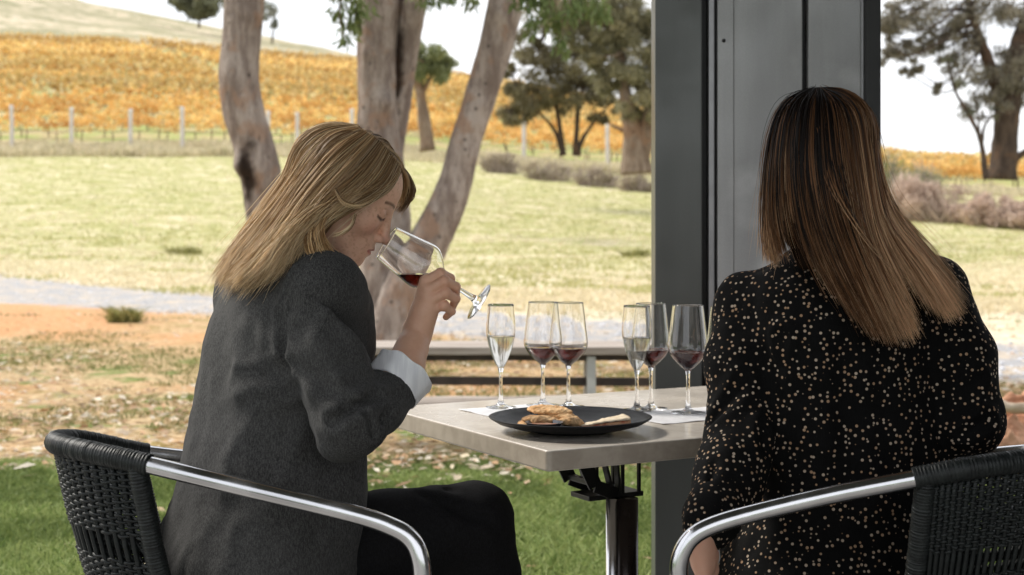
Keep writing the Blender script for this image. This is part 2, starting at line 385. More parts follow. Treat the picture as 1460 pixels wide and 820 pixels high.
# ================================================================ foliage helpers
def leaf_cloud(mb, centers, radii, n, L, w, c1, c2, rng, droop=.5, squash=.8, shell=.5):
    """n leaves per clump, spread through its volume, hanging"""
    k = len(centers); ci = np.repeat(np.arange(k), n); N = len(ci); C0 = np.asarray(centers)[ci]; R0 = np.asarray(radii)[ci]
    d = rng.normal(size=(N, 3)); d /= np.linalg.norm(d, axis=1)[:, None]; rr = rng.random(N) ** shell
    p = C0 + d * (R0 * rr)[:, None] * np.array([1, 1, squash])
    t = rng.normal(size=(N, 3)); t[:, 2] -= droop * 1.6; t /= np.linalg.norm(t, axis=1)[:, None]
    s = np.cross(t, rng.normal(size=(N, 3))); s /= np.linalg.norm(s, axis=1)[:, None]
    LL = (L * (.6 + .8 * rng.random(N)))[:, None]; ww = (w * (.6 + .8 * rng.random(N)))[:, None]
    V = np.stack([p, p + t * LL * .5 + s * ww, p + t * LL, p + t * LL * .5 - s * ww], 1).reshape(-1, 3)
    tone = rng.random((k, 1))[ci]; tt = np.clip(tone * .6 + .4 * rng.random((N, 1)), 0, 1)
    col = np.array(c1) * (1 - tt) + np.array(c2) * tt; col = col * (.8 + .4 * rng.random((N, 1)))
    mb.add(V, np.arange(N)[:, None] * 4 + np.arange(4)[None], np.repeat(col, 4, 0))

def bark_mat(name, c1, c2, c3, sc=3.0):
    m, nt, b = newmat(name); v = pos(nt); vs = stretch(nt, v, (1, 1, .28))
    f = noise(nt, vs, sc * 2.2, 6, .7); g = noise(nt, v, sc * .8, 4, .6); e = noise(nt, vs, sc * 9, 5, .75)
    c = mix(nt, mr(nt, f, .36, .64), c1, c2); c = mix(nt, mr(nt, g, .52, .64, 0, .75), c, c3); c = mix(nt, mr(nt, e, .30, .46, .7, 0), c, tuple(x * .35 for x in c1))
    vo = nd(nt, 'TexVoronoi', {'Scale': sc * 1.6, 'Randomness': 1.0, 'Vector': v}); c = mix(nt, mr(nt, vo.outputs['Distance'], .05, .16, .75, 0), c, tuple(x * .25 for x in c1))
    c = mix(nt, 1.0, c, nd(nt, 'VertexColor', layer_name='Col').outputs[0], 'MULTIPLY')
    nt.links.new(c, b.inputs['Base Color']); b.inputs['Roughness'].default_value = .9; b.inputs['Specular IOR Level'].default_value = .2
    bump(nt, b, math_(nt, 'ADD', f, math_(nt, 'MULTIPLY', e, .5)), .9, .05)
    return m
BARK = bark_mat('pale_gum_bark', (.21, .165, .14), (.42, .36, .315), (.33, .215, .15), 3.6)
BARKD = bark_mat('dark_bark', (.045, .032, .025), (.09, .065, .05), (.11, .065, .04), 2.0)
BARKM = bark_mat('weathered_bark', (.15, .105, .075), (.27, .21, .16), (.22, .13, .08), 1.5)

def stem_pts(rows, D, w_scale=1.0):
    w_scale = w_scale * (.93 if D < 20 else .74); P = np.array([W(r[0], r[1], D + (r[3] if len(r) > 3 else 0)) for r in rows]); R = np.array([r[2] * w_scale / FPX * D / 2 for r in rows]); return P, R
def add_stem(mb, P, R, n=14, seg=None, rough=.07, seed=0, char_cleft=None, knots=()):
    seg = seg or max(24, len(P) * 9); Q = spline(np.hstack([P, R[:, None]]), seg)
    V, F, T = tube(Q[:, :3], np.maximum(Q[:, 3], .002), n, True)
    nn = seg * n; ax = np.repeat(Q[:, :3], n, 0); d = V[:nn] - ax; rl = np.linalg.norm(d, axis=1)
    s = 1 / max(R.max(), .02)
    k = 1 + rough * fbm(V[:nn] * np.array([1, 1, .45]), s * .9, 4, seed) + rough * .45 * fbm(V[:nn] * np.array([1, 1, .35]), s * 5, 3, seed + 5)
    for (kp, kr, ka) in knots:
        k = k + ka * np.exp(-(np.linalg.norm(V[:nn] - np.asarray(kp), axis=1) / kr) ** 2)
    V[:nn] = ax + d * k[:, None]
    col = np.ones((len(V), 3))
    if char_cleft is not None:
        for (cp, cr) in char_cleft:
            q = (V - np.asarray(cp)) / np.asarray(cr); w_ = np.clip(1.6 - 1.2 * np.linalg.norm(q, axis=1) + .7 * fbm(V, 9., 3, 3), 0, 1)[:, None]
            col = col * (1 - w_) + np.array([.10, .08, .07]) * w_
    base = mb.n; mb.add(V, F, col); mb.f.append(T + base); mb.mi.append(np.zeros(len(T), int))

def build_near_trees():
    rng = np.random.default_rng(5)
    DA = 13.0; s = DA / FPX
    # bent tree behind the fair-haired woman
    rt = empty('gum_tree', tuple(W(430, 517, DA) * [1, 1, 0] + [0, 0, -.1])); o = np.array(rt.location)
    tag(rt, 'grey gum tree with a single bent trunk and charred hollow, behind the fair-haired woman', 'tree')
    mb = MB(); P, R = stem_pts([(300, -560, 30, .5), (345, -330, 42, .3), (358, -150, 54, .1), (352, -60, 60), (348, 0, 62), (344, 60, 60), (341, 110, 60), (347, 155, 62), (359, 200, 60), (368, 245, 56), (373, 290, 54), (388, 380, 60), (410, 470, 72), (424, 530, 95)], DA)
    add_stem(mb, P, R, 40, 190, .07, 1, char_cleft=[(W(352, 268, DA - .15), (.09, .3, .34)), (W(352, 235, DA - .15), (.06, .25, .15))], knots=[(W(392, 240, DA), .18, .25), (W(338, 110, DA - .1), .15, .12), (W(342, 236, DA - .1), .10, .35), (W(356, 20, DA - .2), .1, .15)])
    mb.build('trunk', BARK, rt, o)
    mb = MB()
    for (a, b_, c_) in (((352, -60), (250, -190), (120, -320)), ((350, -160), (420, -300), (520, -420)), ((345, -330), (420, -480), (470, -620))):
        P = np.array([W(*a, DA), W(*b_, DA - .6), W(*c_, DA + .4)]); add_stem(mb, P, np.array([.13, .09, .04]), 12, 30, .08, 2)
    mb.build('limb', BARK, rt, o)
    mb = MB(); cs = []; rs = []
    for i in range(60):
        cs.append(W(300 + 260 * rng.normal(), -430 + 110 * rng.normal(), DA + .9 * rng.normal())); rs.append(.35 + .35 * rng.random())
    cs = np.array(cs); k = cs[:, 2] > 4.3; leaf_cloud(mb, cs[k], np.array(rs)[k], 140, .12, .014, (.09, .13, .05), (.20, .24, .10), rng, .9)
    mb.build('crown', LEAF, rt, o, smooth=False)
    # forked tree
    DB = 13.6
    rt = empty('gum_tree', tuple(W(548, 505, DB) * [1, 1, 0] + [0, 0, -.1])); o = np.array(rt.location)
    tag(rt, 'large gum forking low into an upright double stem and a thick stem leaning right', 'tree')
    mb = MB()
    P, R = stem_pts([(560, -420, 40, .6), (552, -250, 54, .3), (545, -100, 66), (540, 0, 66), (537, 60, 62), (537, 120, 60), (541, 180, 62), (546, 240, 66), (552, 310, 70), (548, 390, 80), (545, 460, 92), (545, 515, 120)], DB)
    add_stem(mb, P, R, 44, 170, .075, 5, knots=[(W(552, 145, DB - .2), .09, .35), (W(520, 180, DB), .15, .15), (W(519, 75, DB - .2), .06, .2)])
    P, R = stem_pts([(640, -260, 26, .5), (612, -110, 34, .3), (594, -20, 42), (582, 50, 40), (574, 110, 36), (567, 170, 34), (558, 230, 36), (552, 300, 36)], DB + .05)
    add_stem(mb, P, R, 26, 90, .09, 6, char_cleft=[(W(566, 80, DB - .1), (.05, .5, .55))])  # dark cleft against the main stem painted into the bark colour
    mb.build('trunk', BARK, rt, o)
    mb = MB()
    P, R = stem_pts([(800, -330, 34, .5), (765, -160, 46, .2), (738, -60, 54), (722, 0, 56), (710, 50, 52), (695, 105, 51), (679, 155, 50), (663, 205, 49), (650, 255, 51), (634, 300, 58), (612, 345, 64), (588, 395, 72), (568, 445, 80), (556, 505, 100)], DB - .25)
    add_stem(mb, P, R, 44, 200, .06, 9, char_cleft=[(W(527, 425, DB - .5), (.06, .3, .16))], knots=[(W(676, 172, DB - .3), .08, .22), (W(690, 150, DB - .45), .06, .3), (W(665, 215, DB - .3), .08, .25), (W(712, 20, DB - .4), .1, .16)])  # dark seam beside the upright stem painted into the bark colour
    mb.build('leaning_trunk', BARK, rt, o)
    # hanging sprays that drop into view + crown above the frame
    mb = MB(); cs = []; rs = []
    for i in range(70):
        cs.append(W(640 + 230 * rng.normal(), -400 + 100 * rng.normal(), DB + .9 * rng.normal())); rs.append(.35 + .35 * rng.random())
    cs = np.array(cs); k = cs[:, 2] > 4.2; leaf_cloud(mb, cs[k], np.array(rs)[k], 130, .12, .014, (.09, .13, .05), (.20, .24, .10), rng, .9)
    mbt = MB()
    for (x, y, D, r, n) in ((490, -22, 12.6, .20, 130), (508, 8, 12.6, .18, 140), (500, 34, 12.6, .13, 90), (492, 55, 12.5, .07, 26), (478, 18, 12.6, .08, 40),
                            (606, -16, 13, .16, 120), (628, -20, 13, .2, 150), (655, -18, 13, .15, 90), (672, -2, 13.2, .09, 40),
                            (750, -15, 12.6, .18, 150), (772, 0, 12.6, .15, 120), (790, 28, 12.6, .13, 90), (799, 54, 12.6, .08, 40), (765, 26, 12.6, .09, 45), (830, -12, 12.6, .2, 160), (856, 12, 12.5, .13, 80), (815, 14, 12.5, .12, 70), (805, 70, 12.6, .045, 16), (752, 44, 12.6, .06, 20)):
        c = W(x, y, D); leaf_cloud(mb, [c], [r], n, .105, .0125, (.07, .12, .035), (.22, .27, .10), rng, 1.1, 1.0, .6)
        P = np.array([c + [0, 0, -r * .5], c + [rng.normal() * .05, 0, .25], c + [rng.normal() * .2, 0, 1.0], c + [rng.normal() * .3, .3, 2.2]]); add_tube(mbt, spline(P, 14), np.linspace(.003, .012, 14), 5)
    mbt.build('twigs', BARKM, rt, o); mb.build('crown', LEAF, rt, o, smooth=False)

def far_tree(label, D, stems, clumps, c1, c2, bark, rng, n=160, L=.25, w=.035, name='gum_tree', droop=.7, group=None):
    base = stems[0][-1]; b0 = W(base[0], 300, D); b0[2] = float(height(b0[0], b0[1]))
    rt = empty(name, tuple(b0)); tag(rt, label, 'tree', group); mb = MB()
    for st in stems:
        P, R = stem_pts(st, D); add_stem(mb, P, R, 14, None, .12, random.random() * 20)
    trunk = mb
    mb = MB(); cs = []; rs = []
    for (x, y, r, k) in clumps:      # (px,py) centre, radius px, number of sub-clumps
        for i in range(k):
            a = rng.random() * 2 * PI; q = r * math.sqrt(rng.random()); cs.append(W(x + q * math.cos(a), y + q * .8 * math.sin(a), D + r * .8 / FPX * D * rng.normal())); rs.append((.30 + .38 * rng.random()) * r / FPX * D)
    leaf_cloud(mb, cs, rs, int(n * .85), L * .85, w * .8, c1, c2, rng, droop, .8, .55)
    # fine branchlets feeding the clumps
    mt = trunk; allp = np.concatenate([spline(stem_pts(st, D)[0], 20)[:14] for st in stems])
    for c in cs[::3]:
        q = allp[np.argmin(np.linalg.norm(allp - c, axis=1))]; m_ = (q + c) / 2 + rng.normal(size=3) * .2 * np.linalg.norm(q - c) + [0, 0, .1]
        add_tube(mt, spline([q, m_, c], 8), np.linspace(.05, .012, 8) * (D / 50), 5)
    mt.build('trunk', bark, rt, b0); mb.build('crown', LEAF, rt, b0, smooth=False)

def build_far_trees():
    rng = np.random.default_rng(8)
    far_tree('small leaning gum tree seen between the double stem and the leaning stem', 48, [[(590, 60, 10), (594, 110, 16), (602, 150, 20), (610, 215, 30)], [(625, 90, 5), (604, 130, 9), (601, 150, 12)]],
             [(608, 78, 26, 16), (632, 90, 16, 10), (592, 105, 16, 8), (622, 108, 16, 7), (590, 68, 12, 6)], (.13, .16, .07), (.34, .36, .18), BARKM, rng, 170, .22, .035)
    far_tree('dark bushy tree with many thin stems, left of the steel post', 60, [[(770, 60, 3), (785, 110, 5), (795, 160, 8), (803, 222, 13)], [(850, 70, 3), (832, 120, 6), (824, 170, 8), (820, 222, 13)], [(868, 150, 3), (846, 175, 5), (830, 200, 9), (822, 222, 12)], [(742, 140, 3), (768, 160, 4), (790, 185, 7), (802, 218, 11)], [(815, 60, 3), (822, 110, 4), (822, 180, 7), (819, 222, 9)]],
             [(800, 95, 34, 26), (760, 140, 24, 14), (835, 130, 26, 14), (738, 130, 16, 8), (800, 140, 26, 14), (790, 40, 20, 8), (770, 70, 20, 9), (852, 165, 12, 5), (730, 160, 12, 6), (840, 80, 20, 9), (760, 100, 26, 8), (740, 60, 26, 6), (770, 20, 30, 8), (720, 95, 14, 4), (815, 20, 30, 8), (850, 110, 18, 6), (735, 160, 20, 8), (870, 150, 14, 3)], (.11, .095, .055), (.25, .22, .12), BARKD, rng, 170, .22, .035)
    far_tree('broad gum tree with pale upper limbs and drooping olive crown, against the steel post', 50, [[(866, -30, 14), (876, 30, 20), (884, 80, 20), (893, 140, 26), (903, 190, 40), (908, 248, 62)], [(800, -10, 6), (840, 8, 10), (870, 28, 15)], [(960, 40, 10), (940, 110, 18), (925, 170, 28), (912, 225, 40)], [(870, 178, 4), (888, 186, 8), (903, 196, 10)]],
             [(905, 85, 34, 26), (875, 110, 24, 14), (930, 110, 30, 18), (895, 45, 24, 14), (850, 40, 26, 12), (930, 40, 30, 18), (880, 5, 30, 14), (845, 80, 16, 8), (960, 80, 30, 14), (905, 150, 22, 7), (820, -10, 30, 9), (835, 20, 26, 12), (800, 15, 26, 8), (860, 60, 24, 9), (820, 50, 18, 6), (870, 120, 16, 6), (920, 150, 24, 8), (895, 20, 30, 10)], (.15, .15, .085), (.40, .36, .22), BARKM, rng, 235, .22, .03)
    far_tree('tall dark gum tree on the right with thick trunk and thin feathery crown', 46, [[(1500, -60, 24), (1466, 30, 34), (1446, 100, 44), (1436, 160, 46), (1432, 210, 48), (1430, 256, 62)], [(1372, -30, 10), (1392, 40, 16), (1410, 90, 22), (1425, 130, 28), (1434, 170, 34)], [(1500, 170, 6), (1475, 205, 10), (1450, 225, 14), (1438, 236, 16)]],
             [(1395, 20, 36, 13), (1350, 40, 34, 10), (1420, 95, 34, 16), (1380, 100, 32, 10), (1450, 20, 30, 14), (1450, 135, 28, 12), (1330, 0, 36, 11), (1390, 150, 26, 7), (1420, 140, 24, 8), (1480, 80, 34, 16), (1290, 10, 26, 9), (1270, 40, 20, 8), (1300, 62, 16, 7), (1305, 95, 10, 4), (1262, 80, 12, 4), (1350, 80, 16, 4), (1410, -10, 40, 14), (1500, 10, 40, 12), (1335, 120, 12, 3), (1275, 20, 24, 8), (1268, 70, 16, 5), (1310, 30, 26, 7), (1300, 75, 18, 5), (1290, 105, 10, 3), (1370, 60, 30, 7), (1330, 60, 20, 5)], (.12, .11, .08), (.29, .26, .20), BARKD, rng, 120, .19, .026)
    far_tree('thin forked sapling just left of the thick trunk at the right', 45, [[(1352, 90, 2.5), (1362, 130, 5), (1382, 165, 8), (1398, 200, 9), (1406, 256, 13)], [(1420, 160, 3), (1404, 180, 5), (1400, 205, 7)], [(1390, 130, 2), (1394, 160, 3), (1397, 195, 4)]],
             [(1362, 118, 12, 4), (1385, 150, 12, 4), (1418, 158, 9, 3), (1350, 88, 9, 3)], (.10, .11, .07), (.24, .24, .17), BARKD, rng, 50, .17, .026, name='sapling')
    far_tree('round dark tree on the hill crest beside the bent trunk', 330, [[(285, 0, 3), (284, 20, 4), (284, 40, 5)]], [(270, 5, 22, 16), (295, 10, 18, 10), (255, 0, 14, 8), (300, -5, 24, 14)], (.10, .11, .06), (.24, .24, .14), BARKD, rng, 130, 1.3, .35, name='crest_tree')
    far_tree('feathery tree top on the hill crest just right of the bent trunk', 330, [[(392, 20, 3), (390, 40, 3), (388, 62, 4)]], [(385, 15, 14, 8), (392, 30, 8, 4)], (.20, .22, .18), (.38, .38, .32), BARKD, rng, 90, 1.0, .22, name='crest_tree')

def shrub(label, px, D, wpx, hpx, c1, c2, rng, twig=(.40, .33, .28), n=700, name='shrub', leaf=.12, ybase=None):
    b0 = W(px, 300, D); b0[2] = float(height(b0[0], D)); rt = empty(name, tuple(b0)); tag(rt, label, 'shrub')
    w = wpx / FPX * D / 2; h = hpx / FPX * D; mb = MB()
    for i in range(170):
        a = rng.random() * 2 * PI; q = math.sqrt(rng.random()); x = q * math.cos(a) * w; y = q * math.sin(a) * w * .6
        t = np.array([b0[0] + x + rng.normal() * .3, b0[1] + y, 0]); hh = h * (1 - .5 * q * q) * (.5 + .6 * rng.random()); s0 = np.array([b0[0] + x * .7, b0[1] + y * .7, float(height(b0[0] + x * .7, b0[1] + y * .7)) - .05]); t[2] = s0[2] + hh
        add_tube(mb, spline([s0, (s0 + t) / 2 + rng.normal(size=3) * .1 * h, t], 6), np.linspace(.022, .007, 6), 4, col=np.array(twig) * (.6 + .8 * rng.random()))
    mb.build('twigs', TWIG, rt, b0); mb = MB(); cs = []; rs = []
    for i in range(20):
        a = rng.random() * 2 * PI; q = math.sqrt(rng.random()); x = q * math.cos(a) * w; y = q * math.sin(a) * w * .6
        cs.append(b0 + [x, y, h * (1 - .45 * q * q) * (.25 + .6 * rng.random()) + (float(height(b0[0] + x, b0[1] + y)) - b0[2])]); rs.append(h * (.17 + .16 * rng.random()))
    leaf_cloud(mb, cs, rs, n // 13, leaf, leaf * .3, c1, c2, rng, -.2, .8, .6)
    mb.build('foliage', LEAF, rt, b0, smooth=False)
def build_shrubs():
    rng = np.random.default_rng(21)
    gy = ((.26, .22, .16), (.46, .38, .28))
    for lab, px, D, w, h in (('low grey twiggy shrub at the foot of the leaning stem', 716, 76, 60, 34), ('grey-brown twiggy shrub below the dark bushy tree', 782, 73, 76, 32), ('dense brown twiggy shrub between the bushy tree and the broad gum', 850, 71, 74, 34), ('grey twiggy shrub at the base of the broad gum tree', 908, 69, 60, 30)):
        shrub(lab, px, D, w, h, *gy, rng)
    pk = ((.42, .31, .25), (.68, .54, .44))
    for lab, px, D, w, h in (('pinkish bramble thicket next to the dark-haired woman\'s head', 1285, 60, 80, 62), ('low pinkish bramble thicket left of the sapling', 1350, 59, 90, 46), ('pinkish bramble thicket in front of the thick right trunk', 1420, 57, 84, 36), ('pinkish bramble thicket at the right edge of the view', 1478, 56, 70, 36)):
        shrub(lab, px, D, w * 1.45, h * 1.25, *pk, rng, twig=(.56, .44, .36), n=3600)
    shrub('bright green leafy shrub beside the black door frame', 1272, 66, 42, 92, (.10, .15, .05), (.22, .30, .10), rng, n=1200)
    shrub('dull green shrub on the right skyline', 1318, 70, 46, 78, (.20, .22, .12), (.36, .36, .20), rng, n=800)

# ================================================================ vineyard
def build_vineyard():
    rng = np.random.default_rng(31)
    YEL = [((.76, .46, .14), (.88, .64, .28)), ((.54, .30, .10), (.80, .50, .17)), ((.80, .55, .18), (.92, .72, .36))]
    vm = colmat('vine_leaf', .7, .3)
    protos = []
    for k in range(4):
        rt = empty('grapevine', (0, 0, 0)); mb = MB()
        add_tube(mb, spline([(0, 0, -.05), (.03 * k - .04, .02, .4), (.02, 0, .8)], 8), np.linspace(.045, .03, 8), 6, col=(.13, .09, .06))
        add_tube(mb, spline([(-.85, 0, .84), (0, 0, .8), (.85, 0, .86)], 8), .02, 5, col=(.15, .10, .07)); mb.build('stem', TWIG, rt)
        mb = MB(); cs = [(x, rng.normal() * .1, 1.15 + .35 * rng.random() * (1 if rng.random() < .7 else -1) + .1) for x in np.linspace(-.85, .85, 9)]
        leaf_cloud(mb, cs, np.full(9, .30), 26, .16, .075, *YEL[k % 3], rng, .3, 1.1, .6); mb.build('foliage', vm, rt, smooth=False); protos.append(rt)
    tag(protos[0]); cnt = 0; used = set()
    LAB = 'orange and yellow autumn grapevine in the front rows of the hillside vineyard'
    rows = [86, 90.2, 94.6, 99.2, 104]
    for ri, d in enumerate(rows):
        for x in np.arange(-.40 * d, .40 * d, 1.7):
            px = 730 + FPX * x / d
            if px < -25 or px > 1485 or 925 < px < 1262 or cnt >= 292: continue
            if ri > 2 and px > 930: continue
            k = int(rng.integers(0, 4)); src = protos[k]
            o = src if k not in used else copy_tree(src); used.add(k)
            o.location = (x + rng.normal() * .05, d + rng.normal() * .1, float(height(x, d))); s = .85 + .25 * rng.random(); o.scale = (1, 1, s); o.rotation_euler = (0, 0, .08 * rng.normal() + (PI if rng.random() < .5 else 0))
            tag(o, LAB, 'grapevine', 'grapevines in the front rows of the vineyard'); cnt += 1
    # remaining rows as one mass
    mb = MB(); d = 109.
    while d < 238:
        x = np.arange(-.42 * d, .42 * d, .30); px = 730 + FPX * x / d
        gap = (px > 165) & (px < 350) & (np.abs(d - (232 - .568 * (px - 187))) < 9)
        k = ~gap & ~((px > 940) & (px < 1250)); x = x[k] + rng.normal(size=k.sum()) * .1
        y = d + rng.normal(size=len(x)) * .12; z = height(x, y)
        keep_ = vnoise(np.stack([x, y, 0 * x], -1), .22, 9) + .6 * rng.random(len(x)) > -.25; x, y, z = x[keep_], y[keep_], z[keep_]
        rowt = .62 + .55 * rng.random(); cb = np.stack([x, y, z + .55], -1); leaf_cloud(mb, cb[::2], np.full(len(cb[::2]), .25), 2, .40, .10, (.13, .09, .06), (.28, .22, .10), rng, .2, 1, .5)
        for hh in (1.0, 1.35, 1.7):
            c = np.stack([x + rng.normal(size=len(x)) * .15, y, z + hh + .12 * rng.normal(size=len(x))], -1); yl = YEL[int(rng.integers(0, 3))]; yl = (tuple(np.array(yl[0]) * rowt), tuple(np.array(yl[1]) * min(1.05, rowt * 1.1)))
            leaf_cloud(mb, c, np.full(len(c), .22), 3, .42, .17, *yl, rng, .2, 1, .5)
        d += 5.6 + .014 * (d - 100)
    tag(mb.build('vineyard_rows', vm, smooth=False), kind='stuff', label='further rows of golden autumn vines covering the hillside', cat='vineyard')
    # row-end posts
    pm = simple('weathered_timber', (.52, .48, .43), (.68, .64, .60), .85, sc=6, st=(4, 4, .6))
    marks = [(17, 150, 204, 'far left edge of the view'), (102, 153, 208, 'second post from the left edge'), (186, 155, 208, 'third post from the left edge'), (260, 152, 205, 'just left of the bent trunk'), (382, 158, 206, 'touching the right side of the bent trunk'), (424, 160, 204, 'right of the bent trunk, above the fair hair'), (502, 155, 200, 'just left of the double stem'), (747, 166, 204, 'right of the leaning stem'), (866, 176, 214, 'between the bushy tree and the broad gum')]
    for i, (px, y0, y1, wh) in enumerate(marks):
        d = 83.; x = (px - 730) / FPX * d; z = float(height(x, d)); top = HC - (y0 - HOR) / FPX * d; h = max(1.6, top - z)
        mb = MB(); n = 12; Q = np.array([[x + .02 * rng.normal(), d, z - .3], [x, d, z + h * .5], [x + .03 * rng.normal(), d, z + h]]); add_tube(mb, spline(Q, n), .115 + .01 * rng.random(), 10)
        o = mb.build('vineyard_post', pm, None, (x, d, z), loc=(x, d, z)); tag(o, 'pale timber vineyard end post, ' + wh, 'post', 'timber end posts along the lower edge of the vineyard')
# ================================================================ verandah, post, panels
def build_building():
    m = simple('concrete_floor', (.20, .19, .18), (.27, .26, .24), .6, sc=3, bmp=.2)
    mb = MB(); add_box(mb, (1.0, .5, -.06), (9.0, 7.6, .12), bev=.01); tag(mb.build('verandah_floor', m, smooth=False), kind='structure')
    rt = empty('verandah_roof', (1, .5, 3.15)); tag(rt, 'dark verandah roof over the tables', 'roof'); o = np.array(rt.location)
    dm = simple('dark_lining', (.05, .05, .05), (.08, .08, .08), .7)
    mb = MB(); add_box(mb, (1.5, 1.3, 3.25), (6.8, 5.0, .10), bev=.01); mb.build('roof_sheet', dm, rt, o, smooth=False)
    for x in (-1.8, -.6, .6, 2.1, 3.6):
        mb = MB(); add_box(mb, (x, 1.3, 3.13), (.08, 4.8, .13), bev=.004); mb.build('rafter', dm, rt, o, smooth=False)
    mb = MB(); add_box(mb, (1.5, 3.76, 3.10), (6.8, .12, .22), bev=.004); mb.build('beam', dm, rt, o, smooth=False)
    for x in (-1.8, 4.6):
        mb = MB(); add_box(mb, (x, .2, 1.55), (.12, .12, 3.1), bev=.004); mb.build('roof_post', dm, rt, o, smooth=False)
    wm = simple('dark_render_wall', (.10, .10, .10), (.15, .14, .13), .8, sc=5, bmp=.2)
    mb = MB(); add_box(mb, (5.0, .6, 1.6), (.2, 6.0, 3.2), bev=.01); tag(mb.build('side_wall', wm, smooth=False), 'dark rendered wall closing the right end of the verandah', 'wall')
    # steel post
    def metal(name, c1, c2, rough, streak):
        m, nt, b = newmat(name); v = pos(nt); f = noise(nt, stretch(nt, v, (9, 9, .9)), 1, 5, .6); g = noise(nt, v, 2.5, 4); q = noise(nt, v, 420, 2)
        c = mix(nt, mr(nt, f, .3, .75), c1, c2); c = mix(nt, mr(nt, g, .55, .7, 0, streak), c, tuple(x * 1.35 for x in c2)); c = mix(nt, mr(nt, q, .3, .7, .25, 0), c, tuple(x * .6 for x in c1))
        nt.links.new(c, b.inputs['Base Color']); nt.links.new(mr(nt, g, .35, .65, rough - .08, rough + .12), b.inputs['Roughness']); b.inputs['Metallic'].default_value = .35
        bump(nt, b, math_(nt, 'ADD', f, math_(nt, 'MULTIPLY', q, .3)), .12, .003); return m
    pm = metal('powdercoated_steel', (.105, .11, .105), (.125, .13, .125), .38, .15); ga = metal('weathered_grey_panel', (.34, .34, .345), (.44, .44, .445), .5, .9)
    bk = simple('black_metal_frame', (.006, .006, .006), (.010, .010, .010), .5); al = simple('aluminium_trim', (.30, .30, .31), (.34, .34, .35), .4, .6)
    D = 3.6; s = D / FPX
    def X(px): return (px - 730) * s
    rt = empty('steel_post', (X(966), D + .05, 0)); tag(rt, 'wide dark grey steel verandah post beside the table, nearest the meadow', 'post'); o = np.array(rt.location)
    mb = MB(); add_box(mb, ((X(934) + X(1001)) / 2, D + .05, 1.55), (X(1001) - X(934), .10, 3.0), bev=.003); mb.build('column', pm, rt, o, smooth=False)
    mb = MB(); add_box(mb, (X(967), D + .05, .006), (.20, .18, .012), bev=.003)
    for dx in (-.08, .08):
        for dy in (-.07, .07): add_lathe(mb, [(0, .028), (.008, .028), (.010, .02), (.010, .010)], 6, (X(967) + dx, D + .05 + dy, 0))
    mb.build('base_plate', pm, rt, o, smooth=False)
    rt = empty('wall_panel', (X(1120), D + .08, 0)); tag(rt, 'stack of weathered grey vertical panels with black joints behind the dark-haired woman', 'panel'); o = np.array(rt.location)
    def pn(x0, x1, dy, mat, name, th=.05):
        mb = MB(); add_box(mb, ((X(x0) + X(x1)) / 2, D + dy + th / 2, 1.55), (X(x1) - X(x0), th, 3.0), bev=.002); return mb.build(name, mat, rt, o, smooth=False)
    pn(1001, 1011.5, .045, bk, 'black_joint'); pn(1011.5, 1019.5, .012, al, 'trim_strip'); pn(1019.5, 1024, .03, bk, 'black_joint'); pn(1024, 1047, .010, ga, 'board'); pn(1047.3, 1145.5, .014, ga, 'board'); pn(1145.5, 1154, .045, bk, 'black_joint'); pn(1154, 1229, .010, ga, 'board'); pn(1229, 1233, .006, al, 'trim_strip')
    mb = MB(); add_lathe(mb, [(0, .004), (.004, .003), (.005, 0)], 10); sc = mb.build('screw', bk, rt, (0, 0, 0)); sc.rotation_euler = (PI / 2, 0, 0); p = W(1032, 58, D + .009); sc.location = p - o
    mb = MB(); add_box(mb, ((X(1233) + X(1254)) / 2, D + .03, 1.55), (X(1254) - X(1233), .09, 2.98), bev=.003); tag(mb.build('door_frame', bk, smooth=False, loc=(X(1243), D + .03, 0), origin=(X(1243), D + .03, 0)), 'narrow black vertical door frame at the right edge of the grey panels', 'frame')

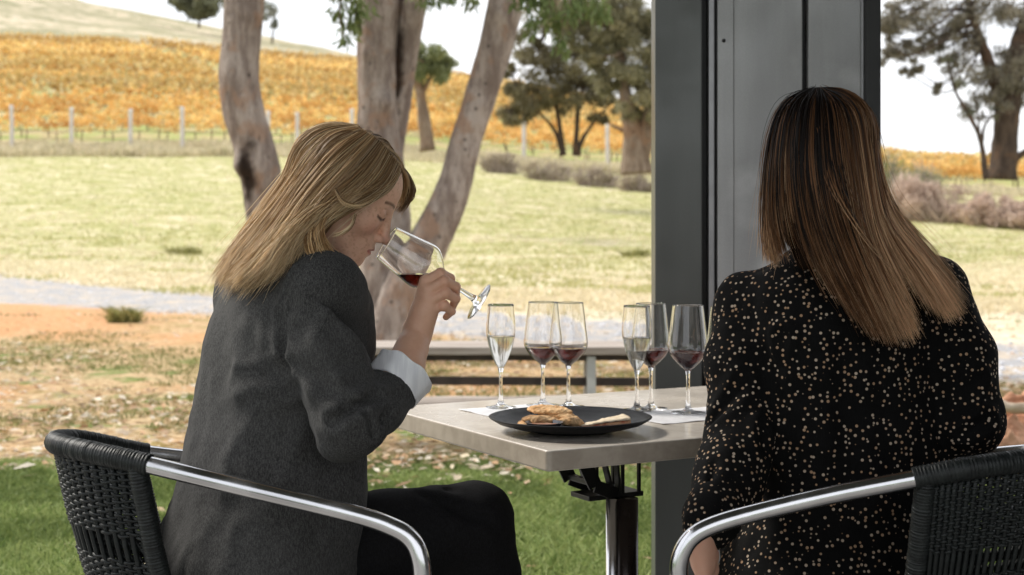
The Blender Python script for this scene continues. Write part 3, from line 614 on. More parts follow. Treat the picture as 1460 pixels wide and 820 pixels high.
# ================================================================ bench outside
def build_bench():
    tm = simple('weathered_bench_timber', (.30, .25, .21), (.44, .38, .33), .8, sc=5, st=(.5, 6, 6), bmp=.5, bd=.004); dk = simple('dark_bench_rail', (.035, .025, .022), (.07, .05, .04), .7, sc=8); gm = simple('galvanised_leg', (.45, .45, .44), (.56, .56, .55), .55, .3, sc=12)
    rt = empty('picnic_bench', (0, 8.1, -.1)); tag(rt, 'long low timber bench on the leaf litter beyond the table', 'bench'); o = np.array(rt.location); s = 8. / FPX; x0 = (440 - 730) * s; x1 = (1010 - 730) * s
    for k, y in enumerate((7.95, 8.11, 8.27)):
        mb = MB(); add_box(mb, ((x0 + x1) / 2, y, .437), (x1 - x0, .145, .045), bev=.006); mb.build('seat_plank', tm, rt, o, smooth=False)
    mb = MB(); add_box(mb, ((x0 + x1) / 2, 7.97, .395), (x1 - x0 - .1, .05, .035), bev=.004); mb.build('seat_rail', dk, rt, o, smooth=False)
    mb = MB(); bar(mb, (x0 + .05, 8.02, .263), (x1 - .05, 8.02, .250), .05, .045); mb.build('stretcher', dk, rt, o, smooth=False)
    for px in (470, 842):
        x = (px - 730) * s
        for y in (7.93, 8.25):
            mb = MB(); bar(mb, (x, y, -.14), (x, y, .405), .05, .05, .004); mb.build('leg', gm, rt, o, smooth=False)
        mb = MB(); bar(mb, (x, 7.96, .385), (x, 8.22, .385), .05, .035); mb.build('crossbar', gm, rt, o, smooth=False)
    # low timber edging log behind it
    mb = MB(); n = 60; P = spline([(-.95, 9.15, -.04), (-.3, 9.1, -.03), (.6, 9.2, -.035), (1.8, 9.1, -.04)], n); add_tube(mb, P, .075, 12, dispf=lambda t, a, r: .008 * np.sin(a * 5 + t * 9))
    tag(mb.build('edging_log', tm, loc=(.4, 9.15, -.05), origin=(.4, 9.15, -.05)), 'low weathered log edging on the ground behind the bench', 'log')
    # rocks by the right edge
    rk = simple('rust_rock', (.34, .15, .08), (.50, .28, .17), .9, sc=5, bmp=.8, bd=.02)
    for i, (px, py, D, r, lab) in enumerate(((1446, 622, 6.2, .16, 'rust brown rock at the right edge behind the wicker chair'), (1490, 612, 6.6, .20, 'rust brown boulder just beyond the right edge of the view'), (1425, 640, 6.0, .12, 'small rust brown rock hard against the woman\'s right sleeve'))):
        c = W(px, py, D); c[2] = max(c[2], r * .5 - .1)
        f = lambda P: ell(P, c, (r * 1.3, r, r * .85)) + .35 * r * fbm(P, 1.3 / r, 4, i * 3.)
        V, F = nets(f, c - r * 2, c + r * 2, r / 14); mb = MB(); mb.add(V, F); tag(mb.build('rock', rk, None, c, loc=tuple(c)), lab, 'rock')
    bm_ = simple('dry_bark', (.50, .38, .27), (.66, .54, .40), .85, sc=10, bmp=.5)
    mb = MB(); add_tube(mb, spline([W(1405, 566, 6.0), W(1430, 580, 6.0), W(1462, 583, 6.05), W(1500, 598, 6.1)], 20), np.linspace(.03, .018, 20), 9, dispf=lambda t, a, r: r * .2 * np.sin(a * 3 + t * 14))
    tag(mb.build('branch', bm_, None, W(1440, 580, 6), loc=tuple(W(1440, 580, 6))), 'pale dry fallen branch lying across the rust brown rocks', 'branch')

CHR = simple('polished_aluminium', (.62, .62, .64), (.74, .74, .76), .2, 1.0, sc=14, rvar=.05); WCK = simple('black_wicker', (.005, .0065, .0065), (.012, .015, .0145), .5, sc=80, bmp=.3, spec=.35)
# ================================================================ dining table
TZ = .73
def T(px, py, z=TZ):
    D = (HC - z) * FPX / (py - HOR); return W(px, py, D)
def build_table():
    c0, l, b, r = T(781, 643), T(469, 583), T(957, 554), T(1292, 594)
    cen = (c0 + l + b + r) / 4; ux = nrm((r - c0) + (b - l)); uy = np.array([-ux[1], ux[0], 0]); w = .5 * (np.linalg.norm(r - c0) + np.linalg.norm(b - l)); dpt = .5 * (np.linalg.norm(l - c0) + np.linalg.norm(b - r))
    # keep the near corner where it is seen
    cen = c0 + ux * w / 2 + uy * dpt / 2; R = np.stack([ux, uy, np.array([0, 0, 1.])], 1)
    m, nt, bs = newmat('brushed_laminate'); v = pos(nt, True)
    f = noise(nt, v, 28, 6, .7); g = noise(nt, v, 5, 4); c = mix(nt, mr(nt, f, .35, .65), (.60, .54, .47), (.70, .64, .56)); c = mix(nt, mr(nt, g, .5, .7, 0, .4), c, (.52, .45, .38))
    nt.links.new(c, bs.inputs['Base Color']); nt.links.new(mr(nt, g, .3, .7, .16, .34), bs.inputs['Roughness']); bs.inputs['Specular IOR Level'].default_value = .6; bump(nt, bs, f, .05, .001)
    bm = bmesh.new(); bmesh.ops.create_cube(bm, size=1)
    for q in bm.verts: q.co = Vector((q.co.x * w, q.co.y * dpt, q.co.z * .036))
    ve = [e for e in bm.edges if abs(e.verts[0].co.z - e.verts[1].co.z) > .01]
    bmesh.ops.bevel(bm, geom=ve, offset=.010, segments=6, affect='EDGES', profile=.5)
    ho = [e for e in bm.edges if abs(e.verts[0].co.z - e.verts[1].co.z) < .001 and len(e.link_faces) == 2 and any(len(q.verts) > 8 for q in e.link_faces)]
    bmesh.ops.bevel(bm, geom=ho, offset=.0035, segments=3, affect='EDGES', profile=.5)
    me = bpy.data.meshes.new('tabletop'); bm.to_mesh(me); bm.free()
    for p in me.polygons: p.use_smooth = False
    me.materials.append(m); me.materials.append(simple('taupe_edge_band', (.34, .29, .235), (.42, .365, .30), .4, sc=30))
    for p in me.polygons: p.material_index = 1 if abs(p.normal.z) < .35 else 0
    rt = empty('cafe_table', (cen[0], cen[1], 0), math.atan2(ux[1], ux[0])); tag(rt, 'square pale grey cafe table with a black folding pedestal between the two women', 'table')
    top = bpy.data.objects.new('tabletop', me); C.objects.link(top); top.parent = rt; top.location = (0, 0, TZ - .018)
    bk = simple('black_cast_iron', (.010, .010, .010), (.02, .018, .016), .38, .2, sc=30); pol = simple('brown_black_pole', (.022, .016, .014), (.03, .022, .02), .22, .5, sc=10)
    # local frame: x along front edge. column stands near the middle
    def loc(px, D): q = W(px, 500, D) - cen; return np.array([q @ ux, q @ uy, 0])
    cc = loc(893, 2.80); cc2 = loc(876, 2.80)
    mb = MB(); add_tube(mb, [cc + [0, 0, .03], cc + [0, 0, .575]], .0235, 28); mb.build('column', pol, rt)
    mb = MB(); add_tube(mb, [cc2 + [-.004, 0, .03], cc2 + [-.004, 0, .575]], .0135, 20); mb.build('column_rod', CHR, rt)
    # folding bracket: pierced triangular cheeks on the left, an open frame on the right
    mb = MB()
    yy = [-.05, .045]
    for y in yy:
        a, b_, c_, d_, e_ = [np.array(q) for q in ((cc[0] - .105, y, .690), (cc[0] - .058, y, .600), (cc[0] - .004, y, .578), (cc[0] - .012, y, .692), (cc[0] - .050, y, .690))]
        for p, q, ww in ((a, b_, .030), (b_, c_, .026), (c_, d_, .016), (e_, c_ + [-.02, 0, .02], .018), (a, d_, .012)): bar(mb, p, q, .005, ww, .001)
    bar(mb, (cc[0] - .06, -.05, .605), (cc[0] - .06, .045, .605), .012, .012); bar(mb, (cc[0] - .10, -.05, .688), (cc[0] - .10, .045, .688), .012, .012)
    mb.build('folding_bracket', bk, rt, smooth=False)
    mb = MB()
    for y in yy:
        for x in (cc[0] + .006, cc[0] + .045): bar(mb, (x, y, .575), (x, y, .693), .006, .007, .001)
    for z in (.578, .690): add_box(mb, (cc[0] + .024, -.003, z), (.052, .10, .007), bev=.001)
    add_box(mb, (cc[0], -.003, .573), (.13, .07, .010), bev=.002); mb.build('mounting_plate', bk, rt, smooth=False)
    mb = MB()
    for a in range(4):
        an = a * PI / 2 + PI / 4; e = cc + np.array([math.cos(an) * .32, math.sin(an) * .32, .02]); bar(mb, cc + [0, 0, .045], e, .05, .03, .008)
    add_lathe(mb, [(0, .08), (.04, .078), (.055, .05), (.06, .02)], 24, cc); mb.build('pedestal_foot', bk, rt)
    mb = MB()
    for a in range(4):
        an = a * PI / 2 + PI / 4; add_lathe(mb, [(0, .0), (.022, .0), (.022, .012), (0, .014)], 16, cc + np.array([math.cos(an) * .31, math.sin(an) * .31, 0]))
    mb.build('levelling_feet', bk, rt)

# ================================================================ glassware
def glass_mat():
    m, nt, b = newmat('clear_glass'); b.inputs['Base Color'].default_value = (1, 1, 1, 1); b.inputs['Roughness'].default_value = 0; b.inputs['IOR'].default_value = 1.48; b.inputs['Transmission Weight'].default_value = 1; return m
def wine_mat(name, col, rough=0, tr=1):
    m, nt, b = newmat(name); b.inputs['Base Color'].default_value = (*col, 1); b.inputs['Roughness'].default_value = rough; b.inputs['IOR'].default_value = 1.34; b.inputs['Transmission Weight'].default_value = tr; return m
GL = glass_mat(); RED = wine_mat('red_wine', (.10, .009, .005), 0, .8); WHITE = wine_mat('pale_sparkling_wine', (.99, .97, .91), .12, .80)
def prof_pts(kind, H):
    # (radius, height) of the inner bowl from bottom to rim
    if kind == 'red': B = [(0, .405), (.005, .408), (.012, .428), (.0215, .468), (.0310, .518), (.0375, .568), (.0395, .61), (.0390, .66), (.0362, .76), (.0335, .87), (.0308, .97), (.0300, 1.0)]
    else: B = [(0, .385), (.004, .39), (.009, .42), (.015, .475), (.0205, .54), (.0255, .62), (.0288, .70), (.0298, .76), (.0292, .84), (.0272, .93), (.0262, 1.0)]
    return np.array([(r, h * H) for r, h in B])
def make_glass(kind, H, level, name, parent_loc=(0, 0, 0), Rm=None):
    rt = empty(name, parent_loc); inn = spline(prof_pts(kind, H), 44); inn[0, 0] = 0; th = .0011
    tn = np.gradient(inn, axis=0); tn /= np.linalg.norm(tn, axis=1)[:, None]; out = inn + np.stack([tn[:, 1], -tn[:, 0]], 1) * th; out[0] = (0.0042, inn[0, 1] - .004)
    r0 = inn[0, 1]; fr = .034 if kind == 'red' else .031
    stem = spline([(fr, .0012), (fr, .0022), (fr * .7, .0035), (.010, .0068), (.0055, .016), (.0040, .035), (.0036, r0 * .6), (.0040, r0 - .012), (.0058, r0 - .004)], 34)
    outp = np.vstack([[(0, 0), (fr * .97, 0)], stem, [o_ for o_ in out if o_[1] > r0 - .001 and o_[0] > .006]])
    rim = np.array([(out[-1] + inn[-1]) / 2 + [0, .0006]]); prof = np.vstack([outp, rim, inn[::-1]])
    tr = (lambda V: V) if Rm is None else (lambda V: V @ Rm.T)
    mb = MB(); add_lathe(mb, prof, 56); mb.v = [tr(v) for v in mb.v]; mb.build('glass_body', GL, rt)
    if level is not None:
        k = inn[:, 1] < level; q = inn[k]; rl = np.interp(level, inn[:, 1], inn[:, 0]); w_ = np.vstack([q, [(rl, level)]]) + [.00035, 0]; w_[0, 0] = 0
        w_ = np.vstack([w_, [(rl - .0008, level - .0005), (rl * .6, level - .0009), (0, level - .0010)]]); w_[0, 1] -= .0003
        mb = MB(); add_lathe(mb, w_, 56); mb.v = [tr(v) for v in mb.v]; mb.build('wine', RED if kind == 'red' else WHITE, rt)
    return rt
def build_glasses():
    H = .219; r = make_glass('red', H, .124, 'wine_glass'); w = make_glass('white', H * .985, .150, 'wine_glass')
    G = 'tasting glasses of wine on the cafe table'
    spots = [('w', 714, 582, 'narrow glass of pale sparkling wine, leftmost on the table'), ('r', 774, 579, 'glass of dark red wine just right of the leftmost pale one'), ('r', 810.5, 581, 'glass of dark red wine directly behind the black plate, left of centre'),
             ('w', 908, 586, 'narrow glass of pale sparkling wine beside the steel post'), ('r', 928, 584, 'glass of dark red wine partly hidden by the right-hand pale one'), ('r', 981, 590, 'glass of light red wine in front of the steel post, nearest the dark-haired woman'), ('r', 1036, 594, 'glass of red wine almost hidden by the dark-haired woman\'s sleeve')]
    u = set()
    for k, px, py, lab in spots:
        src = r if k == 'r' else w; o = src if k not in u else copy_tree(src); u.add(k); p = T(px, py); o.location = (p[0], p[1], TZ + .0012)
        tag(o, lab, 'wine glass', G)
    # held glass
    foot = W(684, 431, 2.43); rim = W(551, 346, 2.395); ax = nrm(rim - foot); L = np.linalg.norm(rim - foot)
    x = nrm(np.cross(ax, [0, 1, 0])); y = np.cross(ax, x); Rm = np.stack([x, y, ax], 1); Hh = L * 1.0
    rt = empty('wine_glass', tuple(foot)); tag(rt, 'tilted glass of red wine held up to the nose of the fair-haired woman', 'wine glass')
    tmp = make_glass('red', Hh, None, 'wine_glass', foot, Rm)
    for c in list(tmp.children): c.parent = rt
    bpy.data.objects.remove(tmp)
    inn = spline(prof_pts('red', Hh), 44); inn = inn + [.0003, 0]; inn[0, 0] = 0; inn = np.vstack([inn, [(0, Hh)]]); mb = MB(); add_lathe(mb, inn, 56); V = np.concatenate(mb.v) @ Rm.T; F = np.concatenate(mb.f)
    bm = bmesh.new(); vs = [bm.verts.new(v) for v in V]
    for f in F:
        if len(set(f)) == 4:
            try: bm.faces.new([vs[i] for i in f])
            except ValueError: pass
    bmesh.ops.remove_doubles(bm, verts=bm.verts, dist=1e-5)
    zl = (W(590, 390.5, 2.41) - foot)[2]
    res = bmesh.ops.bisect_plane(bm, geom=list(bm.verts) + list(bm.edges) + list(bm.faces), plane_co=(0, 0, zl), plane_no=(0, 0, 1), clear_outer=True)
    ed = [e for e in res['geom_cut'] if isinstance(e, bmesh.types.BMEdge)]; bmesh.ops.holes_fill(bm, edges=bm.edges, sides=0); bmesh.ops.recalc_face_normals(bm, faces=bm.faces)
    me = bpy.data.meshes.new('wine'); bm.to_mesh(me); bm.free(); me.materials.append(RED)
    o = bpy.data.objects.new('wine', me); C.objects.link(o); o.parent = rt
    return foot, rim

def build_tableware():
    pc = T(813, 614.5); pc[2] = TZ
    pm = simple('black_stoneware', (.008, .008, .009), (.013, .013, .014), .42, sc=40, rvar=.05, spec=.12)
    mb = MB(); R = .150; prof = [(0, .004), (.05, .004), (.06, 0), (.075, 0), (.08, .005), (.11, .008), (.135, .015), (R, .024), (R + .0015, .0258), (R - .002, .027), (.135, .0195), (.11, .0125), (.08, .0100), (0, .0092)]
    add_lathe(mb, prof, 80); o = mb.build('plate', pm, loc=(pc[0], pc[1], TZ + .0015)); tag(o, 'round black stoneware plate of crackers near the front of the table', 'plate')
    zt = TZ + .011
    cr = simple('cracker', (.50, .27, .11), (.76, .50, .26), .8, sc=45, bmp=.8, bd=.004, usecol=True)
    def slab(px, py, z, r, th, seed, sx=1, sy=1, tilt=(0, 0), lab='', rz=0):
        D = (HC - z) * FPX / (py - HOR); c = W(px, py, D); c[2] = z; c[1] = pc[1] - .035 + (.035 if py < 598 else .0) + .004 * (seed % 3); c[0] = (px - 730) / FPX * c[1]
        R_ = np.array((Matrix.Rotation(rz, 3, 'Z') @ Matrix.Rotation(tilt[0], 3, 'X') @ Matrix.Rotation(tilt[1], 3, 'Y')))
        f = lambda P: ell((P) @ R_, (0, 0, 0), (r * sx, r * sy, th)) + .0018 * fbm(P, 70, 3, seed) + .0010 * fbm(P, 220, 2, seed)
        V, F = nets(f, np.full(3, -r * 1.4), np.full(3, r * 1.4), .0018); mb = MB(); n = (.62 + .16 * (seed % 5)) + .40 * (fbm(V, 110, 2, seed)[:, None]); mb.add(V, F, np.clip(n, .3, 1.4) * np.ones((1, 3)))
        o = mb.build('cracker', cr, loc=tuple(c)); tag(o, lab, 'cracker', 'crackers on the black plate'); return o
    slab(772, 600, zt + .012, .032, .010, 1, 1.15, .8, (.05, .08), 'round seeded cracker at the back left of the plate', .2)
    slab(797, 597, zt + .016, .036, .010, 9, 1.1, .8, (-.05, .12), 'brown seeded cracker leaning on the others in the middle of the plate', -.3)
    slab(783, 594, zt + .027, .036, .007, 4, 1.2, .8, (.1, .06), 'pale golden cracker on top of the pile', .1)
    slab(815, 601, zt + .010, .024, .009, 6, 1.1, .7, (0, .2), 'small cracker at the right end of the pile', .5)
    slab(757, 602, zt + .008, .022, .008, 7, 1.2, .8, (0, -.1), 'small broken cracker behind the dip dish', .5)
    # dip dish
    q = W(776, 604, (HC - zt - .01) * FPX / (604 - HOR)); rt = empty('dip_dish', ((776 - 730) / FPX * (pc[1] - .075), pc[1] - .075, zt)); tag(rt, 'small dark metal dish of brown dip on the left of the plate', 'dish')
    mb = MB(); add_lathe(mb, [(0, 0), (.018, 0), (.026, .006), (.034, .015), (.0345, .016), (.033, .0158), (.024, .0075), (0, .003)], 44); mb.build('dish', simple('dark_steel', (.05, .05, .055), (.09, .09, .10), .25, .7, sc=30), rt)
    mb = MB(); add_lathe(mb, [(0, .012), (.012, .0125), (.024, .0115), (.0285, .0105)], 40, wob=lambda V: V + np.stack([0 * V[..., 0], 0 * V[..., 0], .001 * fbm(V, 160, 2)], -1)); mb.build('dip', simple('brown_dip', (.30, .13, .07), (.42, .21, .12), .35, sc=60), rt)
    # bread wedge
    q = W(862, 598, (HC - zt - .008) * FPX / (598 - HOR)); rt = empty('bread_wedge', ((862 - 730) / FPX * (pc[1] - .03), pc[1] - .03, zt), .22); tag(rt, 'long thin wedge of crusty filled bread on the right of the plate', 'bread')
    def wedge(z0, z1, grow, mat, name, seed):
        n = 26; bm_ = MB(); s = np.linspace(0, 1, n); top = []; bot = []
        X0, X1 = -.045, .042; xs = X0 + (X1 - X0) * s; wd = .004 + .020 * s ** .8 + grow
        V = []; m = 14
        for i in range(n):
            h0 = z0 * (.3 + .7 * s[i]); h1 = z1 * (.3 + .7 * s[i])
            for j in range(m):
                a = 2 * PI * j / m; cx = math.copysign(abs(math.cos(a)) ** .5, math.cos(a)); cz = math.copysign(abs(math.sin(a)) ** .5, math.sin(a))
                V.append((xs[i], wd[i] * cx, (h0 + h1) / 2 + (h1 - h0) / 2 * cz))
        V = np.array(V); V += .0014 * np.stack([fbm(V, 150, 2, seed), fbm(V, 150, 2, seed + 3), fbm(V, 150, 2, seed + 6)], -1)
        i = np.arange(n - 1)[:, None] * m; j = np.arange(m)[None]; k = (j + 1) % m; bm_.add(V, np.stack([i + j, i + k, i + m + k, i + m + j], -1).reshape(-1, 4)); b0 = bm_.n
        bm_.f.append(np.array([list(range(m))[::-1]])); bm_.mi.append(np.zeros(1, int)); bm_.f.append(np.array([list(range((n - 1) * m, n * m))])); bm_.mi.append(np.zeros(1, int)); bm_.build(name, mat, rt)
    wedge(0.0, .007, .001, simple('crust', (.34, .16, .06), (.52, .28, .12), .8, sc=60, bmp=.5), 'crust', 1); wedge(.006, .015, 0, simple('filling', (.45, .12, .06), (.68, .40, .22), .6, sc=70), 'filling', 2); wedge(.0145, .021, .001, simple('pale_bread', (.72, .58, .40), (.84, .72, .54), .8, sc=60, bmp=.5), 'top_slice', 3)
    # paper mats
    pp = simple('white_paper', (.74, .74, .76), (.86, .86, .88), .55, sc=25, spec=.3)
    def paper(c, ux, w, h, seed, lab):
        n = 30; uy = np.array([-ux[1], ux[0], 0]); g = np.linspace(-.5, .5, n); A, B = np.meshgrid(g, g, indexing='ij'); P = A[..., None] * ux * w + B[..., None] * uy * h
        z = .0006 + .0011 * (1 + fbm(P, 28, 3, seed)) * .5 + np.clip(np.abs(A) * 2 - .8, 0, 1) * .006 * (1 + vnoise(P, 20, seed)) * .6; V = P.reshape(-1, 3); V[:, 2] = z.ravel(); i = np.arange(n - 1)[:, None] * n; j = np.arange(n - 1)[None]
        mb = MB(); mb.add(V, np.stack([i + j, i + n + j, i + n + j + 1, i + j + 1], -1).reshape(-1, 4)); o = mb.build('paper_mat', pp, loc=(c[0], c[1], TZ)); tag(o, lab, 'paper mat', 'white paper tasting mats')
        sm = o.modifiers.new('thickness', 'SOLIDIFY'); sm.thickness = .0003
    e = nrm(T(1100, 612) - T(860, 635)); paper(T(735, 585), e, .20, .13, 1, 'white paper mat under the left-hand glasses'); paper(T(985, 592), e, .27, .17, 4, 'white paper mat under the right-hand glasses by the dark sleeve')

# ================================================================ chairs
def wrap_tube(mb, path, r, pitch=.007, n=12):
    L = np.concatenate([[0], np.cumsum(np.linalg.norm(np.diff(path, axis=0), axis=1))]); m = int(L[-1] / pitch * 5); s = np.linspace(0, L[-1], m); P = np.stack([np.interp(s, L, path[:, i]) for i in range(3)], 1)
    rr = r + .0009 * np.abs(np.sin(s / pitch * PI)) + .0004 * RNG.normal(size=m); add_tube(mb, P, rr, n)
def build_chair(near, wrapped, far, seat_z, drop_near, drop_far, lab, seatc):
    """near/far: aluminium arm runs (front end first for near, joint first for far); wrapped: wicker wound rail between the two joints"""
    allp = np.vstack([near, wrapped, far]); o = np.array([allp[:, 0].mean(), allp[:, 1].mean(), 0]); rt = empty('wicker_armchair', tuple(o)); tag(rt, lab, 'chair', 'woven bistro armchairs at the cafe table')
    r = .0135
    Q = spline(np.vstack([near, wrapped, far]), 200)
    i0 = np.argmin(np.linalg.norm(Q - wrapped[0], axis=1)); i1 = np.argmin(np.linalg.norm(Q - wrapped[-1], axis=1))
    def leg(top, foot): return spline([top, top * .7 + foot * .3 + [0, 0, 0], foot], 14)[1:]
    for seg, nm, foot in ((Q[:i0 + 1][::-1], 'arm', drop_near), (Q[i1:], 'arm', drop_far)):
        e = seg[-1]; P = np.vstack([seg, spline([e, (e + foot) / 2, foot], 20)[1:]]); mb = MB(); add_tube(mb, P, r, 20); mb.build(nm, CHR, rt, o)
    mb = MB(); wrap_tube(mb, Q[i0 - 1:i1 + 2], .0165, .0052); mb.build('back_rail', WCK, rt, o)
    # back uprights running into the rear legs
    rail = Q[i0:i1 + 1]; m = len(rail); cen = np.append(seatc, 0)
    bot = rail.copy(); bot[:, :2] = seatc + (rail[:, :2] - seatc) * .76; bot[:, 2] = seat_z + .01
    for k in (0, m - 1):
        q = rail[k] + (rail[min(k + 3, m - 1)] - rail[max(k - 3, 0)]) * (0.5 if k == 0 else -.5); d = nrm(rail[k] - cen) * [1, 1, 0]
        P = spline([q + [0, 0, 0], (q + bot[k]) / 2 + d * .004, bot[k], bot[k] + d * .03 - [0, 0, .22]], 40); mb = MB(); wrap_tube(mb, P, .0150, .0052); mb.build('upright', WCK, rt, o)
        mb = MB(); add_tube(mb, [bot[k] + d * .03 - [0, 0, .21], bot[k] + d * .07 - [0, 0, seat_z + .01]], .0125, 14); mb.build('leg', CHR, rt, o)
    # woven back: stakes and strands that pass before and behind them
    mb = MB(); ns = max(12, int(np.sum(np.linalg.norm(np.diff(rail, axis=0), axis=1)) / .019)); ids = np.linspace(2, m - 3, ns); ri = lambda A, t: np.stack([np.interp(t, np.arange(m), A[:, i]) for i in range(3)], -1)
    for t in ids:
        a = ri(rail, t); b = ri(bot, t); mid = (a + b) / 2; mid[:2] += nrm(mid[:2] - seatc) * .008; add_tube(mb, spline([a - [0, 0, .01], mid, b], 10), .0042, 6)
    nr = 52; tt = np.linspace(0, m - 1, ns * 4 + 1); ph = np.interp(tt, ids, np.arange(ns))
    for j in range(nr):
        v = .05 + .93 * j / (nr - 1)
        if int(nr * .42) <= j <= int(nr * .52): continue          # open lattice band
        a = ri(rail, tt); b = ri(bot, tt); P = a * (1 - v) + b * v; dd = P[:, :2] - seatc; dd /= np.linalg.norm(dd, axis=1)[:, None]
        P[:, :2] += dd * (.008 * math.sin(PI * v) + .0046 * np.cos(ph * PI + PI * (j % 2)))[:, None]; P[:, 2] += .0008 * RNG.normal(size=len(P)); add_tube(mb, P, .0027, 5, False)
    for j in range(ns - 2):                                         # crossed strands in the open band
        for s in (0, 1):
            a0, a1 = ids[j + (2 if s else 0)], ids[j + (0 if s else 2)]; P = np.array([ri(rail, a0) * .60 + ri(bot, a0) * .40, ri(rail, a1) * .45 + ri(bot, a1) * .55]); add_tube(mb, spline([P[0], P.mean(0), P[1]], 5), .0032, 5, False)
    mb.build('woven_back', WCK, rt, o)
    # seat: woven pad inside a wound hoop
    hoop = np.vstack([bot, [[drop_far[0] * .5 + far[-1][0] * .5, drop_far[1], seat_z]], [[drop_near[0] * .5 + near[0][0] * .5, drop_near[1], seat_z]]]); hoop[:, :2] = seatc + (hoop[:, :2] - seatc) * .97; hoop = spline(np.vstack([hoop, hoop[:1]]), 120)
    mb = MB(); wrap_tube(mb, hoop, .013, .0075, 10); nh = 120; Vs = []
    rings = 8; cz = np.array([seatc[0], seatc[1], seat_z])
    for k in range(rings + 1): Vs.append(cz + (hoop[:-1] - cz) * (k / rings) * [1, 1, 0] + [0, 0, .004 * math.sin(k * 2)])
    n_ = nh - 1; i = np.arange(rings)[:, None] * n_; j = np.arange(n_)[None]; k = (j + 1) % n_; mb.add(np.vstack(Vs), np.stack([i + j, i + k, i + n_ + k, i + n_ + j], -1).reshape(-1, 4)); mb.build('seat', WCK, rt, o)
    return rt
def build_chairs():
    near = np.array([W(603, 838, 2.06), W(600, 800, 2.06), W(588, 771, 2.065), W(560, 752, 2.07), W(500, 732, 2.08), W(350, 696, 2.12)])
    wr = np.array([W(208, 662, 2.15), W(140, 647, 2.18), W(92, 636, 2.24), W(79, 631, 2.30), W(88, 627, 2.36), W(125, 629, 2.42), W(205, 645, 2.48)])
    far = np.array([W(300, 656, 2.52), W(440, 672, 2.58), W(505, 690, 2.6), W(515, 740, 2.6)])
    build_chair(near, wr, far, .45, np.array([near[0][0] + .02, near[0][1], 0.]), np.array([far[-1][0] + .03, far[-1][1] + .02, 0.]), 'aluminium armchair with a black woven back under the fair-haired woman, on the left', np.array([-.40, 2.34]))
    near = np.array([W(969, 842, 2.10), W(969, 800, 2.10), W(985, 768, 2.10), W(1020, 748, 2.10), W(1090, 728, 2.10), W(1190, 705, 2.09)])
    wr = np.array([W(1308, 682, 2.07), W(1380, 668, 2.06), W(1460, 657, 2.08), W(1540, 650, 2.16), W(1590, 640, 2.32), W(1570, 634, 2.48), W(1490, 642, 2.60)])
    far = np.array([W(1400, 650, 2.66), W(1200, 675, 2.70), W(1110, 690, 2.70), W(1100, 740, 2.70)])
    build_chair(near, wr, far, .45, np.array([near[0][0] - .02, near[0][1], 0.]), np.array([far[-1][0] - .03, far[-1][1] + .02, 0.]), 'aluminium armchair with a black woven back under the dark-haired woman, on the right', np.array([.60, 2.38]))
# ================================================================ people
def torso_sdf(P, tab, Rv, Fv):
    """tab rows: z, cx, cy, half width (along Rv), half depth (along Fv)"""
    tab = np.array(tab); z = P[..., 2]; o = np.argsort(tab[:, 0]); t = tab[o]
    zz = np.linspace(t[0, 0], t[-1, 0], 200); S = spline(t, 400); cx = np.interp(z, S[:, 0], S[:, 1]); cy = np.interp(z, S[:, 0], S[:, 2]); a = np.interp(z, S[:, 0], S[:, 3]); b = np.interp(z, S[:, 0], S[:, 4])
    dx = P[..., 0] - cx; dy = P[..., 1] - cy; r = dx * Rv[0] + dy * Rv[1]; f = dx * Fv[0] + dy * Fv[1]
    q = ((np.abs(r) / a) ** 2.3 + (np.abs(f) / b) ** 2.3) ** (1 / 2.3); d = (q - 1) * np.minimum(a, b)
    return smax(smax(d, z - t[-1, 0], .03), t[0, 0] - z, .02)

def head_local(P, detail=True):
    """female head, metres: x forward, y to the left ear, z up"""
    A = np.stack([P[..., 0], np.abs(P[..., 1]), P[..., 2]], -1)
    d = ell(P, (-.012, 0, .032), (.094, .073, .080))
    d = smin(d, ell(P, (.036, 0, .030), (.052, .060, .058)), .03)
    d = smin(d, ell(P, (.030, 0, -.032), (.056, .056, .072)), .03)
    d = smin(d, rcone(A, (-.004, .050, -.050), (.066, .018, -.098), .020, .017), .022)
    d = smin(d, ell(P, (.074, 0, -.098), (.020, .022, .017)), .014)
    d = smin(d, ell(A, (.056, .040, -.026), (.025, .022, .022)), .022)
    d = smin(d, ell(P, (.076, 0, -.064), (.022, .032, .026)), .018)
    d = smin(d, rcone(A, (.078, .012, .021), (.066, .042, .019), .0105, .008), .012)
    d = smax(d, -ell(A, (.098, .032, .001), (.017, .017, .012)), .012)
    d = smin(d, ell(A, (.073, .031, -.001), (.0145, .0150, .0130)), .004)
    d = smin(d, rcone(P, (.085, 0, .012), (.104, 0, -.034), .0078, .0090), .010)
    d = smin(d, ell(P, (.107, 0, -.0385), (.0115, .0105, .0095)), .006)
    d = smin(d, ell(A, (.096, .0125, -.0430), (.0110, .0065, .0078)), .005)
    d = smax(d, -ell(A, (.1005, .0068, -.0500), (.006, .0032, .0035)), .003)
    d = smin(d, ell(P, (.0925, 0, -.0655), (.0085, .0215, .0055)), .004)
    d = smin(d, ell(P, (.0905, 0, -.0760), (.0080, .0175, .0062)), .004)
    d = smax(d, -ell(P, (.1000, 0, -.0708), (.0075, .024, .0011)), .0025)
    ear = ell(A, (-.006, .073, -.008), (.019, .008, .031)); ear = smax(ear, -ell(A, (-.003, .081, -.004), (.010, .005, .018)), .004); d = smin(d, ear, .006)
    return d
